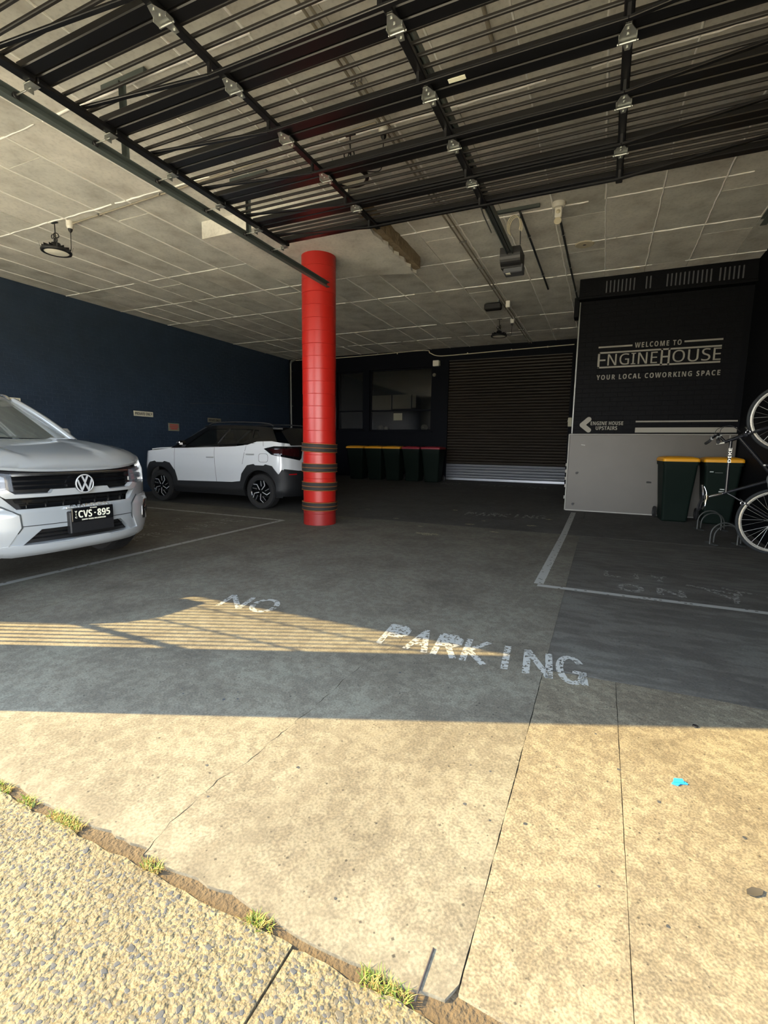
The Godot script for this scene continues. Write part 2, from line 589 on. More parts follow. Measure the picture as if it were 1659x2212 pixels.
# a polygon laid on the curved surface f(u, v), cut into cells so that it follows the curve; off lifts it, thick gives it an edge
func patch(st: SurfaceTool, outer: PackedVector2Array, holes: Array, f: Callable, cell: Vector2, off: float, thick: float, ctr: Vector3) -> void:
	var lo := outer[0]
	var hi := outer[0]
	for p in outer:
		lo = lo.min(p)
		hi = hi.max(p)
	var mid := Vector2.ZERO
	for p in outer:
		mid += p / outer.size()
	var sgn := 1.0
	var N := func(p: Vector2) -> Vector3:
		var e := 0.003
		var du: Vector3 = f.call(p + Vector2(e, 0)) - f.call(p - Vector2(e, 0))
		var dv: Vector3 = f.call(p + Vector2(0, e)) - f.call(p - Vector2(0, e))
		return du.cross(dv).normalized()
	if (N.call(mid) as Vector3).dot(f.call(mid) - ctr) < 0.0:
		sgn = -1.0
	var ni := maxi(1, ceili((hi.x - lo.x) / cell.x))
	var nj := maxi(1, ceili((hi.y - lo.y) / cell.y))
	var cx := (hi.x - lo.x) / ni
	var cy := (hi.y - lo.y) / nj
	var seen := {}
	for i in ni:
		for j in nj:
			var r := PackedVector2Array([lo + Vector2(i * cx, j * cy), lo + Vector2((i + 1) * cx, j * cy), lo + Vector2((i + 1) * cx, (j + 1) * cy), lo + Vector2(i * cx, (j + 1) * cy)])
			var ps: Array = Geometry2D.intersect_polygons(outer, r)
			for h in holes:
				var nx := []
				for p in ps:
					nx.append_array(Geometry2D.clip_polygons(p, h))
				ps = nx
			for p: PackedVector2Array in ps:
				if Geometry2D.is_polygon_clockwise(p):
					continue
				var idx := Geometry2D.triangulate_polygon(p)
				var pos := []
				var nor := []
				for q in p:
					var key := (q * 20000.0).round()
					if not seen.has(key):
						var n: Vector3 = N.call(q) * sgn
						seen[key] = [f.call(q) + n * off, n]
					pos.append(seen[key][0])
					nor.append(seen[key][1])
				for t in range(0, idx.size(), 3):
					trn(st, pos[idx[t]], pos[idx[t + 1]], pos[idx[t + 2]], nor[idx[t]], nor[idx[t + 1]], nor[idx[t + 2]])
	if thick == 0.0:
		return
	var rims := [outer]
	rims.append_array(holes)
	for ri in rims.size():
		var poly: PackedVector2Array = rims[ri]
		var cw := -1.0 if Geometry2D.is_polygon_clockwise(poly) else 1.0
		if ri > 0:
			cw = -cw
		for i in poly.size():
			var a := poly[i]
			var b := poly[(i + 1) % poly.size()]
			var o2 := Vector2(b.y - a.y, a.x - b.x).normalized() * cw * 0.004
			var n := maxi(1, ceili((b - a).length() / minf(cell.x, cell.y)))
			for k in n:
				var p := a.lerp(b, float(k) / n)
				var q := a.lerp(b, float(k + 1) / n)
				if ri > 0 and not Geometry2D.is_point_in_polygon((p + q) / 2, outer):
					continue
				var np: Vector3 = N.call(p) * sgn
				var nq: Vector3 = N.call(q) * sgn
				var fp: Vector3 = f.call(p)
				var fq: Vector3 = f.call(q)
				quad(st, fp + np * off, fq + nq * off, fq + nq * (off - thick), fp + np * (off - thick), f.call((p + q) / 2 + o2) - f.call((p + q) / 2))

# lettering: real, raised by depth; its middle at c, as wide and high as asked
func stroke(pts: PackedVector2Array, w: float, rounded := false) -> Array:
	# outline of a drawn line, worked at a thousandfold so that round ends come out round
	var p := PackedVector2Array()
	for v in pts:
		p.append(v * 1000.0)
	var out := []
	for q: PackedVector2Array in Geometry2D.offset_polyline(p, w * 500.0, Geometry2D.JOIN_ROUND if rounded else Geometry2D.JOIN_MITER, Geometry2D.END_ROUND if rounded else Geometry2D.END_BUTT):
		if not Geometry2D.is_polygon_clockwise(q):
			var r := PackedVector2Array()
			for v in q:
				r.append(v / 1000.0)
			out.append(r)
	return out

func lettering(parent: Node, called: String, s: String, c: Vector3, w: float, h: float, depth: float, B: Basis, key: String, bold := true, spread := 0) -> MeshInstance3D:
	var t := TextMesh.new()
	var font := SystemFont.new()
	font.font_names = PackedStringArray(["Droid Sans"])
	font.font_weight = 700 if bold else 400
	var wide := FontVariation.new()
	wide.base_font = font
	wide.spacing_glyph = spread
	t.font = wide
	t.font_size = 64
	t.text = s
	t.depth = 0.05
	t.pixel_size = 0.01
	var a := t.get_mesh_arrays()
	var v: PackedVector3Array = a[Mesh.ARRAY_VERTEX]
	var lo := v[0]
	var hi := v[0]
	for p in v:
		lo = lo.min(p)
		hi = hi.max(p)
	var sc := Vector3(w / (hi.x - lo.x), h / (hi.y - lo.y), depth / (hi.z - lo.z))
	for i in v.size():
		v[i] = B * ((v[i] - (lo + hi) / 2) * sc)
	a[Mesh.ARRAY_VERTEX] = v
	var nn: PackedVector3Array = a[Mesh.ARRAY_NORMAL]
	for i in nn.size():
		nn[i] = B * nn[i]
	a[Mesh.ARRAY_NORMAL] = nn
	a[Mesh.ARRAY_TANGENT] = null
	a[Mesh.ARRAY_TEX_UV] = null
	a[Mesh.ARRAY_TEX_UV2] = null
	var am := ArrayMesh.new()
	am.add_surface_from_arrays(Mesh.PRIMITIVE_TRIANGLES, a)
	return mi(parent, called, am, M[key], Transform3D(Basis(), c))

func facing(n: Vector3) -> Basis:          # text reads upright on a wall whose face looks towards n
	return Basis(Vector3.UP.cross(n), Vector3.UP, n)

# ------------------------------------------------------------------ the room
func brick_field(parent: Node, n: Vector3, org: Vector3, ux: Vector3, w: float, h: float, key: String, singles := 0) -> void:
	# courses of chamfered bricks on a wall face; the first `singles` are parts of their own, the rest one mass
	var bl := 0.238
	var bh := 0.083
	var st := nst()
	var B := Basis(ux, Vector3.UP, n)
	box(st, Vector3.ZERO, Vector3(bl - 0.006, bh - 0.006, 0.02), 0.002, B)
	var mesh := st.commit()
	var hb := nst()
	box(hb, Vector3.ZERO, Vector3(bl / 2 - 0.006, bh - 0.006, 0.02), 0.002, B)
	var half := hb.commit()
	var spots := []
	var halves := []
	var rows := int(h / bh)
	for j in rows:
		var x := 0.0
		var odd := j % 2 == 1
		if odd:
			halves.append(org + ux * (bl / 4) + Vector3.UP * (bh * (j + 0.5)))
			x = bl / 2
		while x + bl <= w + 0.001:
			spots.append(org + ux * (x + bl / 2) + Vector3.UP * (bh * (j + 0.5)))
			x += bl
		if x + bl / 2 <= w + 0.001:
			halves.append(org + ux * (x + bl / 4) + Vector3.UP * (bh * (j + 0.5)))
	for which in 2:
		var list: Array = [spots, halves][which]
		var rest := []
		for p: Vector3 in list:
			var q := p + n * rng.randf_range(-0.0008, 0.0008)
			if singles > 0:
				singles -= 1
				mi(parent, "brick", [mesh, half][which], M[key], Transform3D(Basis(), q))
			else:
				rest.append(q)
		if rest.size() > 0:
			var mm := MultiMesh.new()
			mm.transform_format = MultiMesh.TRANSFORM_3D
			mm.mesh = [mesh, half][which]
			mm.instance_count = rest.size()
			for i in rest.size():
				mm.set_instance_transform(i, Transform3D(Basis(), rest[i]))
			var o := MultiMeshInstance3D.new()
			o.name = "bricks"
			o.multimesh = mm
			o.material_override = M[key]
			stuff(o)
			parent.add_child(o, true)

func shell() -> void:
	# left wall of painted brick
	var w := struct("wall_left")
	var st := nst()
	lim(st, XL - 0.25, XL + 0.0002, -0.1, HC + 0.2, ZF, ZB + 0.3)
	put(w, "masonry", st, "navy")
	brick_field(w, Vector3.RIGHT, V(XL - 0.008, 0.0, 1.0), V(0, 0, 1), ZB - 1.0, HC, "navy")
	# right wall
	w = struct("wall_right")
	st = nst()
	lim(st, XR, XR + 0.25, -0.1, HC + 0.2, ZF, ZB + 0.3)
	put(w, "masonry", st, "black_brick")
	# back wall, with openings for the roller door and two windows
	w = struct("wall_back")
	st = nst()
	var y0 := -0.1
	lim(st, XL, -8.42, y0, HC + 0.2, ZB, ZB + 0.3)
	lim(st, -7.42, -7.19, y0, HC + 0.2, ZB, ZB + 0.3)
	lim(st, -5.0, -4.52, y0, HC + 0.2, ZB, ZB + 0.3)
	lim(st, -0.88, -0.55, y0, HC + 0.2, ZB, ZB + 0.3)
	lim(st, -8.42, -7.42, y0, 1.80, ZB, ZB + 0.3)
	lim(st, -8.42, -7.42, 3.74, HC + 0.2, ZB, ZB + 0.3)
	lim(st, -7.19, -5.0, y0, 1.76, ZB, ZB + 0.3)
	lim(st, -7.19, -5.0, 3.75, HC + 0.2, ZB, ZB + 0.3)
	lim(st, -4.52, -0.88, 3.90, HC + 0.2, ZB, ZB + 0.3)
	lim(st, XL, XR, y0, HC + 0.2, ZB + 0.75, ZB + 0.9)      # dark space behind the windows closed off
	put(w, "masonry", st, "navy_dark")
	# room in front of the back wall on the right: its face carries the painted sign
	w = struct("wall_middle")
	st = nst()
	lim(st, -0.55, XR, -0.1, HC, 9.8388, 10.05)
	lim(st, -0.55, -0.35, -0.1, HC, 10.05, ZB)
	put(w, "masonry", st, "black_mortar")
	st = nst()
	lim(st, -0.562, -0.535, 1.54, 3.93, 9.828, 9.86, 0.004)
	put(w, "corner_bead", st, "gal_dull")
	brick_field(w, Vector3(0, 0, 1), V(-0.53, 1.535, 9.847), Vector3.RIGHT, XR - 0.01 + 0.53, 2.42, "black_brick", 300)
	# facade: left part, fixed grille, pier, our opening, right part, lintel
	w = struct("wall_front")
	st = nst()
	lim(st, XL - 0.25, -9.6, -0.1, 3.3, ZF, 1.0)
	lim(st, -4.63, -3.54, -0.1, 3.3, ZF, 1.0)
	lim(st, 1.16, XR + 3.0, -0.1, 3.3, ZF, 1.0)
	lim(st, XL - 0.25, XR + 3.0, 3.3, 5.6, ZF, 1.0)
	put(w, "masonry", st, "render")
	# ceiling: slab, formwork panels, raised seams, the drop round the column
	w = struct("ceiling")
	st = nst()
	lim(st, XL - 0.25, XR + 0.25, HC + 0.012, HC + 0.3, 1.0, ZB + 0.9)
	put(w, "slab", st, "ceil0")
	var xs := []
	var x := 2.28
	while x > XL - 0.7:
		xs.append(x)
		x -= 0.612
	var zs := [1.0, 3.2, 4.55, 6.8, 8.05, 9.38, 11.8, 13.3, ZB]
	for i in xs.size() - 1:
		for j in zs.size() - 1:
			# columns of panels start at different places
			var za: float = zs[j] + (0.0 if j == 0 or i % 3 != 1 else 0.35)
			var zb: float = zs[j + 1] + (0.0 if j == zs.size() - 2 or i % 3 != 1 else 0.35)
			var xa: float = maxf(xs[i + 1], XL)
			var xb: float = minf(xs[i], XR)
			if xb - xa < 0.05 or (xa > -0.6 and za > 9.8):
				continue
			if xa > -0.6:
				zb = minf(zb, 9.85)
			st = nst()
			var dy := rng.randf_range(-0.003, 0.003)
			lim(st, xa + 0.003, xb - 0.003, HC + dy, HC + 0.012, za + 0.003, zb - 0.003, 0.003)
			put(w, "ceiling_panel", st, "ceil%d" % rng.randi_range(0, 2))
	for i in range(1, xs.size() - 1):
		for j in zs.size() - 1:
			if rng.randf() < 0.22 or (xs[i] > -0.5 and zs[j] > 9.0):
				continue
			var p := []
			var q := 10
			for k in q + 1:
				p.append(V(xs[i] + rng.randf_range(-0.006, 0.006), HC + 0.002 + rng.randf_range(-0.004, 0.003), lerpf(zs[j], zs[j + 1], float(k) / q)))
			st = nst()
			tube(st, p, rng.randf_range(0.009, 0.014), 5)
			put(w, "seam", st, "seam")
	for j in range(1, zs.size() - 1):
		var a := XL
		while a < XR - 0.3:
			var b := minf(a + rng.randf_range(1.2, 3.4), XR if zs[j] < 9.5 else -0.6)
			if b - a < 0.3:
				break
			var p := []
			var q := int((b - a) / 0.12) + 2
			for k in q + 1:
				p.append(V(lerpf(a, b, float(k) / q), HC + 0.002 + rng.randf_range(-0.004, 0.003), zs[j] + rng.randf_range(-0.007, 0.007)))
			st = nst()
			tube(st, p, rng.randf_range(0.009, 0.015), 5)
			put(w, "seam", st, "seam")
			a = b + rng.randf_range(0.0, 0.5)
	# drop panel over the column, its right edge broken rough
	var d := PackedVector2Array([Vector2(-5.24, 5.37), Vector2(-5.29, 7.08), Vector2(-2.96, 7.72)])
	for k in range(1, 24):
		d.append(Vector2(-2.96 + rng.randf_range(-0.035, 0.02), lerpf(7.72, 5.37, k / 24.0)))
	d.append(Vector2(-2.95, 5.37))
	st = nst()
	prism(st, d, -4.052, -(HC + 0.005), Transform3D(Basis(Vector3.RIGHT, Vector3(0, 0, -1), Vector3.DOWN), Vector3.ZERO))
	put(w, "drop_panel", st, "ceil0")
	st = nst()
	var strip := PackedVector2Array()
	for k in 21:
		strip.append(Vector2(-2.87 + rng.randf_range(-0.012, 0.012), lerpf(5.6, 7.66, k / 20.0)))
	for k in 31:
		strip.append(Vector2(-2.99 + rng.randf_range(-0.03, 0.015), lerpf(7.70, 5.6, k / 30.0)))
	prism(st, strip, -4.10, -(HC + 0.005), Transform3D(Basis(Vector3.RIGHT, Vector3(0, 0, -1), Vector3.DOWN), Vector3.ZERO))
	put(w, "broken_edge", st, "drop_edge")
	# beam over the sign wall, with its row of ribs
	w = struct("trim_1")
	st = nst()
	lim(st, -0.57, XR, 3.93, HC, 9.70, 9.90, 0.006)
	lim(st, -0.59, XR, 3.91, 3.955, 9.66, 9.90, 0.006)
	lim(st, -0.64, -0.56, 3.62, 3.96, 9.70, 9.95, 0.006)
	put(w, "board", st, "black_brick")
	for k in 34:
		var rx := -0.2 + k * 0.062
		if k in [0, 9, 10, 13, 14, 15, 27]:
			continue
		st = nst()
		lim(st, rx, rx + 0.022, 3.99, 4.19, 9.685, 9.702, 0.004)
		put(w, "rib", st, "black_pale")

# ------------------------------------------------------------------ ground
func slab(parent: Node, called: String, poly: PackedVector2Array, top: float, t: float, key: String) -> MeshInstance3D:
	# polygon in (x, z into the garage); a small arris round the top
	var st := nst()
	prism(st, poly, -top, -(top - t), Transform3D(Basis(Vector3.RIGHT, Vector3(0, 0, -1), Vector3.DOWN), Vector3.ZERO))
	return put(parent, called, st, key)

func jag(a: Vector2, b: Vector2, n: int, amp: float, sd: int) -> Array:
	var r := RandomNumberGenerator.new()
	r.seed = sd
	var out := []
	var d := (b - a).orthogonal().normalized()
	var o := 0.0
	for i in n + 1:
		o = clampf(o * 0.7 + r.randf_range(-amp, amp), -2 * amp, 2 * amp)
		out.append(a.lerp(b, float(i) / n) + d * o)
	return out

func ground() -> void:
	var f := struct("floor")
	# the crack that runs in from the footpath
	var way := [Vector2(-1.189, 0.89), Vector2(-1.223, 1.014), Vector2(-1.223, 1.236), Vector2(-1.188, 1.417), Vector2(-1.189, 1.555), Vector2(-1.181, 1.738), Vector2(-1.173, 2.0), Vector2(-1.175, 2.23), Vector2(-1.115, 2.60), Vector2(-1.101, 2.69), Vector2(-1.13, 2.95), Vector2(-1.158, 3.22), Vector2(-1.17, 3.40)]
	var crack := []
	for i in way.size() - 1:
		var n := int((way[i + 1] - way[i]).length() / 0.03) + 1
		crack.append_array(jag(way[i], way[i + 1], n, 0.005, 5 + i))
		crack.pop_back()
	var edge_l := jag(Vector2(-3.78, 0.905), Vector2(-1.2, 0.90), 80, 0.008, 11)
	var p := PackedVector2Array(edge_l)
	for i in crack.size():
		var g := 0.0019 * clampf((3.4 - crack[i].y) / 1.2, 0.15, 1.0) * (0.6 + 0.5 * sin(crack[i].y * 37.0))
		p.append(crack[i] - Vector2(g, 0))
	p.append(Vector2(-1.17, 7.4))
	p.append(Vector2(-3.78, 7.4))
	slab(f, "slab", p, 0.0, 0.12, "apron_left")
	p = PackedVector2Array()
	for i in crack.size():
		var g := 0.0019 * clampf((3.4 - crack[i].y) / 1.2, 0.15, 1.0) * (0.6 + 0.5 * sin(crack[i].y * 37.0))
		p.append(crack[i] + Vector2(g, 0))
	p.append(Vector2(-1.17, 7.4))
	p.append(Vector2(-0.219, 7.4))
	p.append(Vector2(-0.219, 2.76))
	p.append_array(PackedVector2Array(jag(Vector2(-0.2187, 2.7), Vector2(-0.2187, 0.95), 70, 0.0013, 21)))
	p.append_array(PackedVector2Array(jag(Vector2(-0.24, 0.90), Vector2(-1.17, 0.90), 24, 0.008, 12)))
	slab(f, "slab", p, 0.0, 0.12, "apron_left")
	# strip between the two joints
	p = PackedVector2Array(jag(Vector2(-0.2162, 0.93), Vector2(-0.2162, 2.72), 70, 0.0012, 22))
	p.append_array(PackedVector2Array(jag(Vector2(0.1495, 2.735), Vector2(0.148, 0.9), 60, 0.0006, 23)))
	slab(f, "slab", p, 0.0, 0.12, "apron")
	p = PackedVector2Array(jag(Vector2(0.150, 0.9), Vector2(0.1515, 2.735), 60, 0.0006, 24))
	p.append_array(PackedVector2Array(jag(Vector2(0.2, 2.74), Vector2(XR + 3.0, 2.775), 60, 0.004, 25)))
	p.append(Vector2(XR + 3.0, 0.9))
	slab(f, "slab", p, 0.0, 0.12, "apron")
	# darker slab behind, on the right
	p = PackedVector2Array([Vector2(-0.218, 7.4), Vector2(-0.218, 2.75)])
	p.append_array(PackedVector2Array(jag(Vector2(0.15, 2.75), Vector2(XR + 0.2, 2.786), 60, 0.004, 26)))
	p.append(Vector2(XR + 0.2, 7.4))
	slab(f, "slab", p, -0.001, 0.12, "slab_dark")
	# far left slab
	p = PackedVector2Array([Vector2(XL, 0.95), Vector2(-3.79, 0.95), Vector2(-3.79, 7.4), Vector2(XL, 7.4)])
	slab(f, "slab", p, 0.0, 0.12, "apron_left")
	# the rise to the back, in three bays
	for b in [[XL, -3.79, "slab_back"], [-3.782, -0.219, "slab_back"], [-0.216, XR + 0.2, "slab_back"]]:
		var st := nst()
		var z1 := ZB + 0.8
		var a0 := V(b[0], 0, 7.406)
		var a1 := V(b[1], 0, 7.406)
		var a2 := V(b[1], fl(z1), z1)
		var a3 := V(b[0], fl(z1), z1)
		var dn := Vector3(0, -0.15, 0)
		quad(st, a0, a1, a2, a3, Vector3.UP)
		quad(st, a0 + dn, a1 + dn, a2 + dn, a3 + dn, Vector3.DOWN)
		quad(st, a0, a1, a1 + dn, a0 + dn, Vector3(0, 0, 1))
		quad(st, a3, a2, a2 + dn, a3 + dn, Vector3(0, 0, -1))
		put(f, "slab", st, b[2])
	# dirt in the joints
	var st := nst()
	lim(st, XL, XR + 3.0, -0.25, -0.012, 0.95, 7.5)
	put(f, "joint_fill", st, "joint")
	# small dark pits and stuck gum on the slabs
	for k in 46:
		var q := Vector2(rng.randf_range(-2.2, 1.2), rng.randf_range(0.98, 2.0))
		if rng.randf() < 0.3:
			q = Vector2(rng.randf_range(-1.4, 1.6), rng.randf_range(2.0, 4.4))
		st = nst()
		var pl := PackedVector2Array()
		var rr := rng.randf_range(0.003, 0.008)
		for i in 8:
			pl.append(Vector2.from_angle(TAU * i / 8) * rr * rng.randf_range(0.6, 1.2))
		prism(st, pl, -0.0012, 0.004, Transform3D(Basis(Vector3.RIGHT, Vector3(0, 0, -1), Vector3.DOWN), V(q.x, 0, q.y)))
		put(f, "pit", st, ["stone3", "leaf_dry", "stone0"][k % 3])
	# footpath of exposed aggregate
	var fp := struct("footpath")
	for b in [[-16.0, -3.1], [-3.092, -0.6225], [-0.6155, 1.9], [1.908, 14.0]]:
		var pl := PackedVector2Array(jag(Vector2(b[1], 0.856), Vector2(b[0], 0.856), int((b[1] - b[0]) / 0.03), 0.007, int(b[0] * 10)))
		pl.append(Vector2(b[0], -0.35))
		pl.append(Vector2(b[1], -0.35))
		slab(fp, "slab", pl, 0.0, 0.12, "footpath")
	st = nst()
	lim(st, -16, 14, -0.25, -0.010, -0.36, 0.96)
	put(fp, "dirt_bed", st, "soil")
	aggregate(fp)
	var sr := struct("street")
	st = nst()
	lim(st, -60, 60, -0.4, -0.004, -40, -0.36)
	put(sr, "surface", st, "pale_paving")

func pebble(sd: int) -> ArrayMesh:
	# a flat-topped stone, half sunk
	var r := RandomNumberGenerator.new()
	r.seed = sd
	var st := nst()
	var n := 8
	var rings := []
	var rad := []
	for k in n:
		rad.append(r.randf_range(0.72, 1.15))
	for lv in [[1.0, -0.3], [1.0, 0.1], [0.78, 0.27]]:
		var ring := []
		for k in n:
			var a: float = TAU * k / n
			ring.append(Vector3(cos(a) * rad[k] * lv[0], lv[1], sin(a) * rad[k] * lv[0] * 0.75))
		rings.append(ring)
	var top := Vector3(0, 0.32, 0)
	for i in 2:
		for k in n:
			var q: int = (k + 1) % n
			quad(st, rings[i][k], rings[i][q], rings[i + 1][q], rings[i + 1][k], (rings[i][k] + rings[i][q]) * Vector3(1, 0, 1) + Vector3(0, 0.3, 0))
	for k in n:
		tri(st, rings[2][k], rings[2][(k + 1) % n], top, Vector3.UP)
	return st.commit()

func aggregate(parent: Node) -> void:
	var r := RandomNumberGenerator.new()
	r.seed = 99
	var meshes := []
	for k in 5:
		meshes.append(pebble(k + 1))
	var n := 0
	var tries := 0
	var placed := []
	while n < 290 and tries < 6000:
		tries += 1
		var q := Vector2(r.randf_range(-2.3, -0.1), r.randf_range(0.28, 0.835))
		if absf(q.x + 0.619) < 0.018 or (q.x > -0.3 and q.y > 0.75):
			continue
		var rad := 0.0055 + 0.007 * pow(r.randf(), 2.0)
		var ok := true
		for o in placed:
			if (q - o[0]).length() < rad + o[1] + 0.004:
				ok = false
				break
		if not ok:
			continue
		placed.append([q, rad])
		var B := Basis(Vector3.UP, r.randf() * TAU).scaled(Vector3(rad, rad * 0.55, rad))
		mi(parent, "stone", meshes[n % 5], M["stone%d" % [0, 3, 0, 1, 3, 0][r.randi_range(0, 5)]], Transform3D(B, V(q.x, 0.0, q.y)))
		n += 1
	for k in 4:
		var mm := MultiMesh.new()
		mm.transform_format = MultiMesh.TRANSFORM_3D
		mm.mesh = meshes[k]
		mm.instance_count = 11000
		for i in 11000:
			var q := Vector2(r.randf_range(-3.4, 1.2), r.randf_range(-0.5, 0.842))
			var rad := r.randf_range(0.0028, 0.0085)
			if absf(q.x + 0.619) < 0.012:
				q.x += 0.03
			mm.set_instance_transform(i, Transform3D(Basis(Vector3.UP, r.randf() * TAU).scaled(Vector3(rad, rad * 0.6, rad * r.randf_range(0.6, 1.0))), V(q.x, -0.0003, q.y)))
		var o := MultiMeshInstance3D.new()
		o.name = "gravel"
		o.multimesh = mm
		o.material_override = M["stone%d" % [0, 2, 1, 2][k]]
		stuff(o)
		parent.add_child(o, true)

# ------------------------------------------------------------------ paint on the floor
var wear: FastNoiseLite

func worn(parent: Node, called: String, poly: PackedVector2Array, key: String, keep: float, cell := 0.013, h := 0.0012) -> void:
	# paint film broken up by wear, laid on the floor (polygon in x, z)
	if wear == null:
		wear = FastNoiseLite.new()
		wear.seed = 77
		wear.frequency = 30.0
		wear.fractal_octaves = 3
	var lo := poly[0]
	var hi := poly[0]
	for p in poly:
		lo = lo.min(p)
		hi = hi.max(p)
	var st := nst()
	var any := false
	for i in ceili((hi.x - lo.x) / cell):
		for j in ceili((hi.y - lo.y) / cell):
			var a := lo + Vector2(i, j) * cell
			if wear.get_noise_2d(a.x, a.y) * 0.5 + 0.5 > keep:
				continue
			var r := PackedVector2Array([a, a + Vector2(cell, 0), a + Vector2(cell, cell), a + Vector2(0, cell)])
			for p: PackedVector2Array in Geometry2D.intersect_polygons(poly, r):
				for k in range(1, p.size() - 1):
					tri(st, V(p[0].x, fl(p[0].y) + h, p[0].y), V(p[k].x, fl(p[k].y) + h, p[k].y), V(p[k + 1].x, fl(p[k + 1].y) + h, p[k + 1].y), Vector3.UP)
					any = true
	if any:
		put(parent, called, st, key)

const STROKES := {
	"N": [[0, 0, 0, 1], [0, 1, 1, 0], [1, 0, 1, 1]],
	"P": [[0, 0, 0, 1, 0.7, 1, 1, 0.86, 1, 0.62, 0.7, 0.48, 0.05, 0.48]],
	"A": [[0, 0, 0.5, 1, 1, 0], [0.22, 0.34, 0.78, 0.34]],
	"R": [[0, 0, 0, 1, 0.7, 1, 1, 0.86, 1, 0.64, 0.7, 0.5, 0.05, 0.5], [0.5, 0.5, 1, 0]],
	"K": [[0, 0, 0, 1], [1, 1, 0.12, 0.48, 1, 0]],
	"I": [[0.5, 0, 0.5, 1]],
	"V": [[0, 1, 0.5, 0, 1, 1]],
	"T": [[0, 1, 1, 1], [0.5, 0, 0.5, 1]],
	"E": [[1, 0, 0, 0, 0, 1, 1, 1], [0, 0.52, 0.8, 0.52]],
	"L": [[0, 1, 0, 0, 1, 0]],
	"Y": [[0, 1, 0.5, 0.5, 1, 1], [0.5, 0.5, 0.5, 0]],
}

func floor_word(parent: Node, s: String, at: Vector2, ux: Vector2, uy: Vector2, pitch: float, w: float, h: float, sw: float, key: String, keep: float, cell := 0.013) -> void:
	for i in s.length():
		var ch := s[i]
		if ch == " ":
			continue
		var o := at + ux * pitch * i
		var lines := []
		if ch == "O" or ch == "G":
			for arc in ([[0.12, PI - 0.12], [PI + 0.12, TAU - 0.12]] if ch == "O" else [[0.6, TAU - 0.1]]):
				var l := PackedVector2Array()
				for k in 21:
					var a := lerpf(arc[0], arc[1], k / 20.0)
					l.append(Vector2(0.5 + 0.5 * cos(a), 0.5 + 0.5 * sin(a)))
				lines.append(l)
			if ch == "G":
				lines.append(PackedVector2Array([Vector2(0.98, 0.0), Vector2(0.98, 0.42), Vector2(0.55, 0.42)]))
		else:
			for q in STROKES[ch]:
				lines.append(pv(q))
		for l: PackedVector2Array in lines:
			var pl := PackedVector2Array()
			for v in l:
				pl.append(o + ux * v.x * w + uy * v.y * h)
			for poly: PackedVector2Array in Geometry2D.offset_polyline(pl, sw / 2, Geometry2D.JOIN_MITER, Geometry2D.END_BUTT):
				if not Geometry2D.is_polygon_clockwise(poly):
					worn(parent, "painted_letter", poly, key, keep, cell)

func bar2(a: Vector2, b: Vector2, w: float) -> PackedVector2Array:
	var d := (b - a).orthogonal().normalized() * w / 2
	return PackedVector2Array([a + d, b + d, b - d, a - d])

